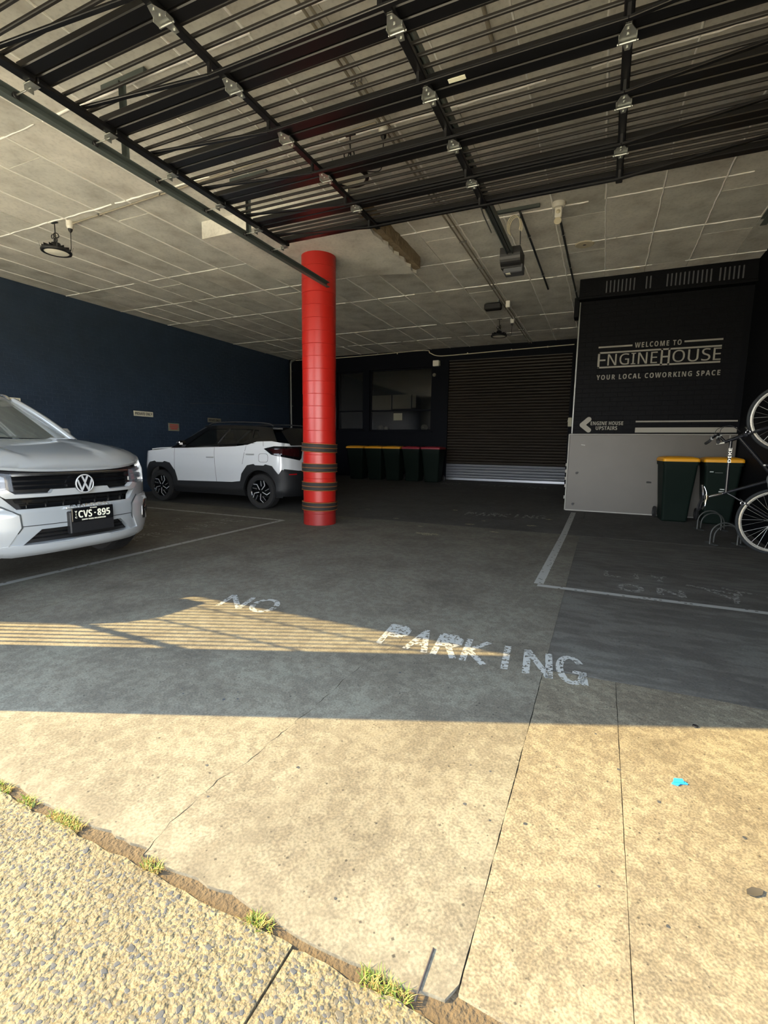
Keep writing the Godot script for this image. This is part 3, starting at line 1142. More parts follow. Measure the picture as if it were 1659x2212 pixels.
func floor_paint() -> void:
	var f := get_node("floor")
	worn(f, "parking_line", bar2(Vector2(-0.412, 9.55), Vector2(-0.455, 4.52), 0.085), "line_paint", 0.74, 0.02)
	worn(f, "parking_line", bar2(Vector2(-0.46, 4.47), Vector2(1.98, 4.50), 0.075), "line_paint", 0.72, 0.02)
	worn(f, "parking_line", bar2(Vector2(-4.79, 6.52), Vector2(-4.70, 1.7), 0.085), "line_paint", 0.74, 0.025)
	worn(f, "parking_line", bar2(Vector2(-4.79, 6.50), Vector2(-10.3, 6.60), 0.085), "line_paint", 0.72, 0.03)
	var x := Vector2(1, 0)
	var y := Vector2(0, 1)
	floor_word(f, "NO", Vector2(-2.64, 2.735), Vector2(0.99, 0.09), Vector2(-0.25, 0.97), 0.265, 0.19, 0.27, 0.042, "line_paint", 0.62)
	floor_word(f, "PARKING", Vector2(-1.215, 2.635), Vector2(1, -0.012), Vector2(-0.10, 0.99), 0.182, 0.125, 0.335, 0.04, "line_paint", 0.62, 0.009)
	floor_word(f, "PARKING", Vector2(-2.2, 8.45), Vector2(0.99, 0.12), y, 0.205, 0.14, 0.34, 0.045, "line_faint", 0.47, 0.02)
	floor_word(f, "NO", Vector2(-4.2, 13.3), x, y, 0.3, 0.2, 0.4, 0.05, "line_faint", 0.5, 0.03)
	floor_word(f, "PARKING", Vector2(-3.1, 13.35), x, y, 0.27, 0.17, 0.4, 0.05, "line_faint", 0.45, 0.03)
	# right bay, read from the far side
	floor_word(f, "ON", Vector2(0.235, 4.66), x, y, 0.315, 0.17, 0.22, 0.05, "line_faint", 0.52)
	floor_word(f, "LIY", Vector2(0.12, 5.14), x, y, 0.2, 0.14, 0.22, 0.045, "line_faint", 0.45)
	floor_word(f, "A", Vector2(0.80, 5.12), Vector2(0.55, -0.83), Vector2(0.9, 0.4), 0.3, 0.55, 0.22, 0.045, "line_faint", 0.5)
	floor_word(f, "T", Vector2(1.05, 5.0), Vector2(0.6, -0.3), Vector2(0.1, 0.5), 0.3, 0.4, 0.3, 0.045, "line_faint", 0.48)
	floor_word(f, "V", Vector2(1.35, 4.85), Vector2(0.6, -0.3), Vector2(0.1, 0.5), 0.3, 0.3, 0.3, 0.045, "line_faint", 0.46)
	# left bay, the words run into the bay
	floor_word(f, "PRIVATE", Vector2(-5.35, 4.2), y, Vector2(-1, 0), 0.3, 0.2, 0.34, 0.05, "line_faint", 0.45, 0.02)
	floor_word(f, "ONLY", Vector2(-6.1, 4.6), y, Vector2(-1, 0), 0.33, 0.22, 0.34, 0.05, "line_faint", 0.42, 0.02)
	# splashes of pale paint
	for s in [[-2.24, 6.47, 0.13], [-1.9, 7.6, 0.06], [-2.55, 7.05, 0.05], [-3.2, 7.6, 0.05], [-0.95, 7.9, 0.06], [-0.75, 8.6, 0.05], [-1.75, 8.0, 0.04], [-2.5, 8.9, 0.05], [-4.1, 8.3, 0.05], [-1.4, 7.1, 0.07], [-2.85, 6.8, 0.04]]:
		var pl := PackedVector2Array()
		for k in 14:
			pl.append(Vector2(s[0], s[1]) + Vector2.from_angle(TAU * k / 14) * s[2] * rng.randf_range(0.5, 1.25) * Vector2(1.3, 0.8))
		worn(f, "paint_splash", pl, "cream_splash", 0.56, 0.016)
# ------------------------------------------------------------------ the raised sectional door
const YD := 3.593
const COLS := [-3.60, -2.395, -1.225, -0.028, 1.13]

func overhead_door() -> void:
	var o := thing("sectional_door", "black barred sectional garage door, raised and lying flat under the ceiling", "garage door", V(-1.24, YD, 3.3))
	var org := V(-1.24, YD, 3.3)
	var L := func(x: float, y: float, z: float) -> Vector3: return V(x, y, z) - org
	var joints := [1.08, 1.66, 2.235, 2.80, 3.385, 3.97, 4.55, 5.06]
	var x0: float = COLS[0] - 0.03
	var x1: float = COLS[4] + 0.03
	for i in joints.size() - 1:
		var za: float = joints[i]
		var zb: float = joints[i + 1]
		# the two rails of the section
		for q in [[za + 0.006, za + 0.088], [zb - 0.088, zb - 0.006]]:
			var st := nst()
			box(st, L.call((x0 + x1) / 2, YD + 0.06, (q[0] + q[1]) / 2), Vector3(x1 - x0, 0.05, q[1] - q[0]), 0.006)
			put(o, "rail", st, "door_black")
		# bars
		for k in 4:
			var z: float = za + 0.112 + (zb - za - 0.195) * k / 4.0
			var st := nst()
			box(st, L.call((x0 + x1) / 2, YD + 0.062, z), Vector3(x1 - x0 - 0.02, 0.021, 0.021), 0.004)
			put(o, "bar", st, "door_bar")
		# stiles below them
		for c in COLS.size():
			var st := nst()
			var w := 0.055 if c > 0 and c < 4 else 0.075
			box(st, L.call(COLS[c], YD + 0.018, (za + zb) / 2), Vector3(w, 0.034, zb - za - 0.012), 0.006)
			put(o, "stile", st, "door_black")
		# truss strap: from the ends down to short posts under the second stile and back up
		var zs := zb - 0.235
		var st2 := nst()
		var low := YD - 0.07
		beam(st2, L.call(COLS[0], YD + 0.05, zs), L.call(COLS[1], low, zs), 0.03, 0.016, 0.003)
		beam(st2, L.call(COLS[1], low, zs), L.call(COLS[3], low, zs), 0.03, 0.016, 0.003)
		beam(st2, L.call(COLS[3], low, zs), L.call(COLS[4], YD + 0.05, zs), 0.03, 0.016, 0.003)
		put(o, "truss_strap", st2, "door_black")
		for c in [1, 2, 3]:
			st2 = nst()
			box(st2, L.call(COLS[c], (YD + low) / 2, zs), Vector3(0.022, YD - low + 0.01, 0.022), 0.003)
			put(o, "truss_post", st2, "door_black")
	# hinges at every joint
	for j in range(1, joints.size() - 1):
		var z: float = joints[j]
		for c in [1, 2, 3]:
			var b := L.call(COLS[c], YD, z) as Vector3
			var st := nst()
			# pointed plate on one section, tongue on the other, cheeks and a pin
			var hb := Transform3D(Basis(Vector3.RIGHT, Vector3(0, 0, 1), Vector3.DOWN), b + Vector3(0, -0.001, 0))
			prism(st, pv([-0.046, -0.012, 0.046, -0.012, 0.046, 0.04, 0.016, 0.105, -0.016, 0.105, -0.046, 0.04]), 0.0, 0.005, hb)
			prism(st, pv([-0.030, -0.016, 0.030, -0.016, 0.014, -0.085, -0.014, -0.085]), 0.0, 0.005, hb)
			for s in [-1, 1]:
				box(st, b + Vector3(s * 0.047, -0.012, 0.015), Vector3(0.004, 0.026, 0.055), 0.001)
			rod(st, b + Vector3(-0.056, -0.016, -0.010), b + Vector3(0.056, -0.016, -0.010), 0.006)
			for q in [0.035, 0.075, -0.065]:
				disc(st, b + Vector3(0, -0.009, q), Vector3.UP, 0.009, 0.008, 8)
			put(o, "hinge", st, "zinc")
	# rollers with their brackets at the two edges
	for j in range(1, joints.size()):
		var z: float = joints[j] - (0.03 if j == joints.size() - 1 else 0.0)
		for c in [0, 4]:
			var s := -1.0 if c == 0 else 1.0
			var st := nst()
			var b := L.call(COLS[c], YD, z) as Vector3
			box(st, b + Vector3(s * 0.02, -0.006, 0), Vector3(0.07, 0.005, 0.07), 0.001)
			box(st, b + Vector3(s * 0.055, -0.016, 0.0), Vector3(0.005, 0.04, 0.06), 0.001)
			rod(st, b + Vector3(s * 0.03, -0.016, 0), b + Vector3(s * 0.20, -0.016, 0), 0.005)
			put(o, "roller_bracket", st, "zinc")
			st = nst()
			lathe(st, [Vector2(0, -0.012), Vector2(0.02, -0.012), Vector2(0.024, -0.005), Vector2(0.024, 0.005), Vector2(0.02, 0.012), Vector2(0, 0.012)], 14, along(b + Vector3(s * 0.20, -0.02, 0), Vector3.RIGHT))
			put(o, "roller", st, "black")
	# maker's label on the lower rail beside the middle stile
	var st3 := nst()
	box(st3, L.call(-1.03, YD + 0.033, 3.345), Vector3(0.115, 0.003, 0.035))
	put(o, "sticker", st3, "paper")
	# the tracks the rollers run in: on each side a lying channel with a bend down at the front
	for s in [-1.0, 1.0]:
		var xt := -3.82 if s < 0 else 1.345
		var zend := 6.37
		var t := thing("door_track", "grey roller track along the %s edge of the raised door, %s" % (["left", "ending at the red column"] if s < 0 else ["right", "above the bicycle"]), "track", V(xt, YD - 0.05, 3.8), 0.0, "door tracks")
		var to := V(xt, YD - 0.05, 3.8)
		# C profile opening towards the door
		var prof := [[-0.028 * -s, 0.0], [0.03 * -s, 0.0], [0.03 * -s, 0.006], [-0.022 * -s, 0.006], [-0.022 * -s, 0.062], [0.03 * -s, 0.062], [0.03 * -s, 0.068], [-0.028 * -s, 0.068]]
		var poly := PackedVector2Array()
		for p in prof:
			poly.append(Vector2(p[0], p[1]))
		var st := nst()
		prism(st, poly, -(zend - 3.8), 3.8 - 1.45, Transform3D())
		put(t, "channel", st, "track")
		st = nst()
		var bend := []
		for k in 9:
			var a := PI / 2 * k / 8.0
			bend.append(V(xt, YD - 0.02, 1.45) - to + Vector3(0, -0.36 * (1.0 - cos(a)), 0.36 * sin(a)))
		bend.append(V(xt, 0.1, 1.45 - 0.36) - to)
		for k in bend.size() - 1:
			beam(st, bend[k], bend[k + 1], 0.006, 0.06, 0.0, Vector3.RIGHT)
		put(t, "upright_channel", st, "track")
		st = nst()
		for z in [2.3, 3.4, 4.6]:
			disc(st, V(xt + 0.029 * s, YD - 0.018, z) - to, Vector3.RIGHT, 0.007, 0.008, 8)
		put(t, "bolt", st, "zinc")
		# T-shaped hangers from the ceiling
		for z in [3.13, 4.69]:
			var hx: float = xt + 0.035 * s
			var h := thing("track_hanger", ("%s steel T hanger between the ceiling and the %s door track" % ["nearer" if z < 4 else "farther", "left" if s < 0 else "right"]), "hanger", V(hx, HC, z), 0.0, "track hangers")
			st = nst()
			box(st, Vector3(0, -0.026, 0), Vector3(0.52, 0.045, 0.045), 0.004)
			put(h, "strut", st, "track")
			st = nst()
			box(st, Vector3(0, -(HC - YD - 0.018) / 2 - 0.02, 0), Vector3(0.045, HC - YD - 0.055, 0.006), 0.001)
			box(st, Vector3(-0.02, -(HC - YD - 0.018) / 2 - 0.02, 0.018), Vector3(0.005, HC - YD - 0.055, 0.04), 0.001)
			put(h, "angle_drop", st, "track")

func opener() -> void:
	var o := thing("door_opener", "black motor on a long ceiling rail that lifts the barred door", "door opener", V(-1.27, 3.76, 6.9))
	var org := V(-1.27, 3.76, 6.9)
	var st := nst()
	# rail: upside-down channel
	for q in [[-0.04, 0.012], [0.028, 0.012]]:
		lim(st, -1.27 + q[0], -1.27 + q[0] + q[1], 3.745, 3.80, 1.1, 6.72)
	lim(st, -1.31, -1.23, 3.795, 3.803, 1.1, 6.72)
	var mesh := st.commit()
	mi(o, "rail", mesh, M["track"], Transform3D(Basis(), -org))
	st = nst()
	lim(st, -1.285, -1.25, 3.735, 3.75, 1.2, 6.6)
	mi(o, "drive_chain", st.commit(), M["dark_metal"], Transform3D(Basis(), -org))
	# motor head with a rounded front
	st = nst()
	var pr := PackedVector2Array([Vector2(0.0, 0.06), Vector2(0.0, 0.10), Vector2(-0.36, 0.10), Vector2(-0.36, -0.10), Vector2(-0.10, -0.125)])
	for k in 7:
		var a := PI / 2 * k / 6.0
		pr.append(Vector2(-0.10 + 0.10 * sin(a), -0.125 + 0.125 * (1 - cos(a)) + 0.02))
	prism(st, pr, -0.13, 0.13, Transform3D(Basis(Vector3(0, 0, 1), Vector3.UP, Vector3.LEFT), V(-1.27, 3.74, 6.68) - org))
	put(o, "motor_housing", st, "black")
	st = nst()
	lim(st, -1.37, -1.12, 3.56, 3.66, 6.80, 6.98, 0.01)
	mi(o, "light_cover", st.commit(), M["black_pale"], Transform3D(Basis(), -org))
	st = nst()
	lim(st, -1.34, -1.28, 3.555, 3.562, 6.81, 6.87)
	mi(o, "lamp_lens", st.commit(), M["paper"], Transform3D(Basis(), -org))
	# release arm along the rail
	st = nst()
	tube(st, [V(-1.33, 3.77, 5.15) - org, V(-1.345, 3.74, 5.5) - org, V(-1.335, 3.70, 5.85) - org], 0.008, 6)
	put(o, "release_arm", st, "zinc")
	# coiled pale cable beside the rail
	st = nst()
	for k in 3:
		var pts := []
		for i in 15:
			var a := lerpf(-0.5, TAU * 0.62, i / 14.0)
			pts.append(V(-1.14 + 0.075 * cos(a) + 0.008 * k, 3.86 + 0.115 * sin(a), 6.15 + 0.03 * k) - org)
		tube(st, smooth_path(pts, 3), 0.006, 6)
	put(o, "cable_coil", st, "cable")
	# thin strap from ceiling channel to the motor
	st = nst()
	tube(st, [V(-1.15, HC - 0.05, 6.62) - org, V(-1.15, 3.86, 6.72) - org], 0.007, 6)
	put(o, "hanging_strap", st, "dark_metal")
	var h := thing("ceiling_channel", "short grey steel channel on the ceiling above the door motor", "channel", V(-1.19, HC, 6.62))
	st = nst()
	box(st, Vector3(0.0, -0.02, 0), Vector3(0.55, 0.04, 0.042), 0.003)
	put(h, "channel", st, "track")

# ------------------------------------------------------------------ on the ceiling
func high_bay(label: String, at: Vector3) -> Node3D:
	var o := thing("high_bay_light", label, "ceiling light", at, 0.0, "high bay lights")
	var y := -0.40
	var st := nst()
	lathe(st, [Vector2(0.0, y + 0.13), Vector2(0.055, y + 0.125), Vector2(0.07, y + 0.07), Vector2(0.10, y + 0.06), Vector2(0.175, y + 0.04), Vector2(0.19, y + 0.02), Vector2(0.185, y), Vector2(0.155, y - 0.004), Vector2(0.15, y + 0.008)], 36, Transform3D(), true)
	put(o, "housing", st, "black")
	st = nst()
	lathe(st, [Vector2(0.151, y + 0.006), Vector2(0.10, y - 0.003), Vector2(0.0, y - 0.006)], 32, Transform3D(), true)
	put(o, "lens", st, "lens")
	for k in 12:
		var a := TAU * k / 12
		st = nst()
		box(st, Vector3(cos(a) * 0.12, y + 0.062, sin(a) * 0.12), Vector3(0.1, 0.03, 0.006), 0.0, Basis(Vector3.UP, -a))
		put(o, "cooling_fin", st, "black")
	for k in 4:
		var a := TAU * k / 4 + 0.5
		st = nst()
		tube(st, [Vector3(cos(a) * 0.18, y + 0.03, sin(a) * 0.18), Vector3(cos(a) * 0.205, y + 0.11, sin(a) * 0.205)], 0.0022, 4)
		put(o, "bird_spike", st, "black_pale")
	st = nst()
	torus(st, Vector3(0, y + 0.165, 0), Vector3(0, 0, 1), 0.033, 0.008, 16, 6)
	torus(st, Vector3(0.02, y + 0.225, 0), Vector3(1, 0, 0.4), 0.030, 0.007, 16, 6)
	torus(st, Vector3(-0.03, y + 0.21, 0.02), Vector3(0, 0, 1), 0.026, 0.006, 16, 6)
	tube(st, [Vector3(0, y + 0.12, 0), Vector3(0.015, y + 0.2, 0.01), Vector3(0, y + 0.3, 0), Vector3(0, -0.02, 0)], 0.007, 6)
	put(o, "hook_and_chain", st, "black")
	st = nst()
	box(st, Vector3(0, -0.008, 0), Vector3(0.11, 0.012, 0.035), 0.003)
	put(o, "ceiling_plate", st, "dark_metal")
	return o

func socket_box(label: String, at: Vector3, to: Vector3) -> void:
	var o := thing("ceiling_socket", label, "socket", at, 0.0, "ceiling sockets")
	var st := nst()
	lathe(st, [Vector2(0, 0), Vector2(0.048, 0), Vector2(0.048, -0.07), Vector2(0.036, -0.10), Vector2(0, -0.10)], 18)
	put(o, "body", st, "plastic_white")
	st = nst()
	lathe(st, [Vector2(0, -0.10), Vector2(0.03, -0.10), Vector2(0.026, -0.125), Vector2(0.008, -0.15), Vector2(0, -0.15)], 14)
	put(o, "plug", st, "black")
	st = nst()
	var d := to - at
	tube(st, smooth_path([Vector3(0, -0.14, 0), Vector3(d.x * 0.02, -0.24, 0), d * Vector3(0.15, 0, 0.15) + Vector3(0, d.y - 0.03, 0), d], 5), 0.005, 6)
	put(o, "cord", st, "black")

func run(called: String, label: String, paths: Array, r: float, key: String, clips: float) -> void:
	var c: Vector3 = (paths[0][0] + paths[0][-1]) / 2
	var o := thing(called, label, "conduit", c)
	for p in paths:
		var st := nst()
		var q := []
		for v in p:
			q.append(v - c)
		tube(st, q, r, 8)
		put(o, "pipe", st, key)
		var l := (p[-1] - p[0]) as Vector3
		var n := int(l.length() / clips)
		for k in n:
			var a: Vector3 = p[0].lerp(p[-1], (k + 0.5) / n) - c
			st = nst()
			box(st, a + Vector3(0, 0.002, 0), Vector3(0.05, r * 2.2, 0.02) if absf(l.z) > absf(l.x) else Vector3(0.02, r * 2.2, 0.05), 0.002)
			put(o, "saddle_clip", st, "zinc")

func ceiling_things() -> void:
	var y := HC - 0.034
	high_bay("round black high bay light hanging near the left wall, above the silver pickup", V(-7.15, HC, 4.574))
	high_bay("round black high bay light seen through the bars of the raised door", V(-2.46, HC, 4.52))
	high_bay("round black high bay light hanging deep inside, in front of the roller door", V(-2.42, HC, 11.85))
	socket_box("white ceiling socket beside the left high bay light", V(-6.92, HC, 4.64), V(-7.0, HC - 0.37, 4.55))
	socket_box("white ceiling socket seen through the raised door bars", V(-2.09, HC, 4.5), V(-2.28, HC - 0.37, 4.53))
	socket_box("white ceiling socket on the long conduit, near the roller door", V(-2.12, HC - 0.03, 11.83), V(-2.25, HC - 0.37, 11.85))
	run("conduit", "twin grey conduits running straight from the street towards the roller door", [[V(-2.04, y, 2.2), V(-2.045, y, 14.6)], [V(-2.095, y, 2.2), V(-2.11, y, 14.6)]], 0.011, "conduit", 1.1)
	run("conduit", "thin grey conduit from the left high bay light to the middle of the ceiling", [[V(-6.88, y, 4.65), V(-4.9, y, 4.56), V(-2.13, y, 4.42)]], 0.010, "conduit", 1.0)
	run("conduit", "dark conduit from the door motor towards the sign wall", [[V(-1.165, y, 6.64), V(-1.15, y, 8.0), V(-1.14, y, 9.92)]], 0.016, "dark_metal", 1.3)
	run("conduit", "dark conduit from the white sensor to the corner of the sign wall", [[V(-0.715, y, 6.9), V(-0.69, y, 9.0), V(-0.66, y, 10.9)]], 0.016, "dark_metal", 1.3)
	run("conduit", "narrow grey batten across the ceiling near the street", [[V(-0.93, y, 2.0), V(-0.955, y, 4.1)]], 0.016, "conduit", 1.3)
	# emergency light and its little camera
	var o := thing("motion_sensor", "white twin sensor on the ceiling beside the door motor", "sensor", V(-0.70, HC, 6.70))
	var st := nst()
	lathe(st, [Vector2(0, 0), Vector2(0.085, 0), Vector2(0.08, -0.03), Vector2(0.062, -0.055), Vector2(0, -0.06)], 20)
	put(o, "base", st, "plastic_white")
	st = nst()
	box(st, Vector3(0, -0.115, 0.0), Vector3(0.085, 0.12, 0.06), 0.01)
	put(o, "body", st, "plastic_white")
	st = nst()
	lathe(st, [Vector2(0, 0.018), Vector2(0.02, 0.012), Vector2(0.026, 0.0)], 16, along(Vector3(0, -0.11, 0.03), Vector3(0, 0, 1)), true)
	put(o, "eye", st, "cable")
	st = nst()
	disc(st, Vector3(0, -0.215, 0.02), Vector3(0.1, 0.2, 1), 0.045, 0.02, 20, 0.005)
	put(o, "lower_dome", st, "cable")
	o = thing("ceiling_rose", "round pale ceiling patch plate with a dark hole near the sign wall", "ceiling plate", V(-0.45, HC, 8.12))
	st = nst()
	lathe(st, [Vector2(0.025, -0.012), Vector2(0.12, -0.012), Vector2(0.135, -0.004), Vector2(0.135, 0)], 28)
	put(o, "plate", st, "cable")
	st = nst()
	disc(st, Vector3(0, -0.006, 0), Vector3.UP, 0.028, 0.004, 14)
	put(o, "hole", st, "black")
	o = thing("ceiling_speaker", "black box speaker fixed beside the twin conduits", "speaker", V(-2.24, HC, 10.35))
	st = nst()
	box(st, Vector3(-0.02, -0.13, 0), Vector3(0.34, 0.13, 0.16), 0.02)
	put(o, "cabinet", st, "black")
	st = nst()
	box(st, Vector3(0.10, -0.04, 0.0), Vector3(0.03, 0.08, 0.04), 0.004)
	put(o, "bracket", st, "dark_metal")
	o = thing("junction_box", "small white junction box beside the black ceiling speaker", "junction box", V(-1.97, HC, 10.42))
	st = nst()
	box(st, Vector3(0, -0.09, 0), Vector3(0.085, 0.13, 0.07), 0.008)
	put(o, "box", st, "plastic_white")
	st = nst()
	tube(st, smooth_path([Vector3(0, -0.15, 0), Vector3(-0.03, -0.21, 0), Vector3(-0.08, -0.2, 0), Vector3(-0.1, -0.12, 0)], 5), 0.004, 6)
	put(o, "lead", st, "conduit")
	st = nst()
	var d := thing("ceiling_disc", "small flat pale disc on the ceiling just before the dark beam", "ceiling plate", V(0.32, HC, 9.43))
	disc(st, Vector3(0, -0.008, 0), Vector3.UP, 0.055, 0.014, 20, 0.004)
	put(d, "disc", st, "cable")
# ------------------------------------------------------------------ back of the room
func back_of_room() -> void:
	var d := struct("door_1")
	var x0 := -4.52
	var x1 := -0.90
	var yb := fl(ZB) + 0.03
	var n := 42
	var h := (3.90 - yb) / n
	var prof := PackedVector2Array([Vector2(0, 0.0), Vector2(0.020, 0.18), Vector2(0.028, 0.5), Vector2(0.020, 0.82), Vector2(0, 1.0), Vector2(-0.008, 1.0), Vector2(-0.008, 0.0)])
	var p2 := PackedVector2Array()
	for p in prof:
		p2.append(Vector2(p.x, p.y * (h - 0.004)))
	var st := nst()
	prism(st, p2, 0.0, x1 - x0, Transform3D(Basis(Vector3(0, 0, 1), Vector3.UP, Vector3.RIGHT).orthonormalized(), Vector3.ZERO))
	var mesh := st.commit()
	for i in n:
		mi(d, "slat", mesh, M["slat_silver" if i < 5 else "slat_brown"], Transform3D(Basis(), V(x0, yb + 0.05 + i * h, ZB + 0.06)))
	st = nst()
	lim(st, x0, x1, fl(ZB) + 0.005, yb + 0.05, ZB + 0.03, ZB + 0.085, 0.006)
	put(d, "bottom_rail", st, "slat_silver")
	st = nst()
	lim(st, x0 - 0.03, x0 + 0.045, 0.2, 3.95, ZB - 0.02, ZB + 0.04, 0.004)
	put(d, "guide", st, "navy_dark")
	st = nst()
	lim(st, x1 - 0.03, x1 + 0.03, 0.2, 3.95, ZB - 0.02, ZB + 0.04, 0.004)
	put(d, "guide", st, "navy_dark")
	# two windows of a dark office
	for wi in [[-8.42, -7.42, 1.80, 3.74, "window_1"], [-7.19, -5.0, 1.76, 3.75, "window_2"]]:
		var w := struct(wi[4])
		for q in [[wi[0], wi[1], wi[2], wi[2] + 0.05], [wi[0], wi[1], wi[3] - 0.05, wi[3]], [wi[0], wi[0] + 0.05, wi[2], wi[3]], [wi[1] - 0.05, wi[1], wi[2], wi[3]], [wi[0], wi[1], 2.40, 2.45]]:
			st = nst()
			lim(st, q[0], q[1], q[2], q[3], ZB + 0.05, ZB + 0.12, 0.006)
			put(w, "frame_bar", st, "navy_dark")
		st = nst()
		lim(st, wi[0] - 0.04, wi[1] + 0.04, wi[2] - 0.05, wi[2], ZB - 0.05, ZB + 0.06, 0.006)
		put(w, "sill", st, "navy_dark")
		for q in [[wi[2] + 0.05, 2.40], [2.45, wi[3] - 0.05]]:
			st = nst()
			lim(st, wi[0] + 0.05, wi[1] - 0.05, q[0], q[1], ZB + 0.08, ZB + 0.086)
			put(w, "pane", st, "window_glass")
	for q in [[-7.135, -6.45, 2.455, 2.93, "leftmost"], [-6.39, -5.74, 2.485, 2.935, "middle"], [-5.70, -5.575, 2.51, 2.91, "narrow rightmost"]]:
		st = nst()
		lim(st, q[0], q[1], q[2], q[3], ZB + 0.095, ZB + 0.11)
		var b := thing("pale_board", "%s of the pale boards standing behind the back office window" % q[4], "board", Vector3.ZERO, 0.0, "boards in the office window")
		put(b, "board", st, "pale_board")
	st = nst()
	lim(st, -6.34, -6.03, 2.11, 2.34, ZB + 0.074, ZB + 0.079)
	var nt := thing("paper_notice", "small pale paper notice on the lower pane of the back window", "notice", Vector3.ZERO)
	put(nt, "sheet", st, "pale_board")
	for q in [[-6.85, 1.90, 0.11, "dim pale bundle at the left end of the back office window sill"], [-6.65, 1.88, 0.08, "smaller dim bundle beside the left one on the back office window sill"], [-5.3, 1.9, 0.12, "dim pale bundle at the right end of the back office window sill"]]:
		var o := thing("office_clutter", q[3], "clutter", V(q[0], 1.81, ZB + 0.2), 0.0, "clutter behind the window")
		st = nst()
		lathe(st, [Vector2(0, 0), Vector2(q[2] * 0.8, 0), Vector2(q[2], q[2] * 0.6), Vector2(q[2] * 0.6, q[2] * 1.3), Vector2(0, q[2] * 1.4)], 14, Transform3D(), true)
		put(o, "bundle", st, "pale_board")
	# white cable draped along the top of the wall
	st = nst()
	var cb := thing("wall_cable", "pale cable draped along the top of the back wall above the roller door", "cable", V(-4.6, 4.1, ZB - 0.02))
	var pts := []
	for q in [[-10.3, 4.235], [-8.4, 4.21], [-7.0, 4.225], [-5.32, 4.25], [-5.1, 4.16], [-4.86, 4.06], [-4.4, 4.045], [-3.0, 4.075], [-0.9, 4.115]]:
		pts.append(V(q[0], q[1], ZB - 0.02) - V(-4.6, 4.1, ZB - 0.02))
	tube(st, smooth_path(pts, 5), 0.013, 6)
	put(cb, "cable", st, "cable")
	for q in [-9.2, -6.2, -3.9, -2.6, -1.6]:
		st = nst()
		box(st, V(q, 4.215 if q < -5.4 else 4.07 + (q + 4.0) * 0.013, ZB - 0.02) - V(-4.6, 4.1, ZB - 0.02), Vector3(0.03, 0.04, 0.03), 0.004)
		put(cb, "clip", st, "cable")
	var o := thing("alarm_box", "white alarm box on the back wall at the roller door's top corner", "alarm box", V(-4.86, 3.83, ZB))
	st = nst()
	box(st, Vector3(-0.02, 0, 0.045), Vector3(0.19, 0.17, 0.09), 0.01)
	put(o, "case", st, "plastic_white")
	st = nst()
	box(st, Vector3(0.095, 0, 0.03), Vector3(0.035, 0.15, 0.06), 0.006)
	put(o, "side_cover", st, "pale_board")
	o = thing("dome_sensor", "small round pale sensor under the white alarm box", "sensor", V(-4.94, 3.49, ZB))
	st = nst()
	lathe(st, [Vector2(0.055, 0), Vector2(0.055, 0.02), Vector2(0.035, 0.05), Vector2(0, 0.06)], 18, along(Vector3.ZERO, Vector3(0, 0, 1)), true)
	put(o, "dome", st, "pale_board")
	o = thing("key_switch", "small pale switch box on the corner of the sign wall beside the roller door", "switch", V(-0.60, 1.76, 9.93))
	st = nst()
	box(st, Vector3.ZERO, Vector3(0.075, 0.17, 0.09), 0.008)
	put(o, "case", st, "pale_board")
	st = nst()
	disc(st, Vector3(-0.04, 0.02, 0), Vector3.RIGHT, 0.015, 0.01, 12)
	put(o, "lock", st, "zinc")
	o = thing("drain_pipe", "thin grey pipe running down the far corner beside the red column", "pipe", V(-10.28, 0.25, ZB - 0.07))
	st = nst()
	tube(st, [Vector3(0, 0, 0), Vector3(0, 3.85, 0), Vector3(0.03, 3.94, 0.0), Vector3(0.2, 4.0, 0)], 0.035, 10)
	put(o, "pipe", st, "gal_dull")
	st = nst()
	for q in [1.0, 2.4, 3.6]:
		box(st, Vector3(0, q, -0.03), Vector3(0.1, 0.03, 0.05), 0.004)
	put(o, "bracket", st, "gal_dull")

# ------------------------------------------------------------------ the sign wall and the cabinet under it
func flat_bar(parent: Node, called: String, x0: float, x1: float, y0: float, y1: float) -> void:
	var st := nst()
	lim(st, x0, x1, y0, y1, 9.831, 9.8352)
	put(parent, called, st, "sign_paint")

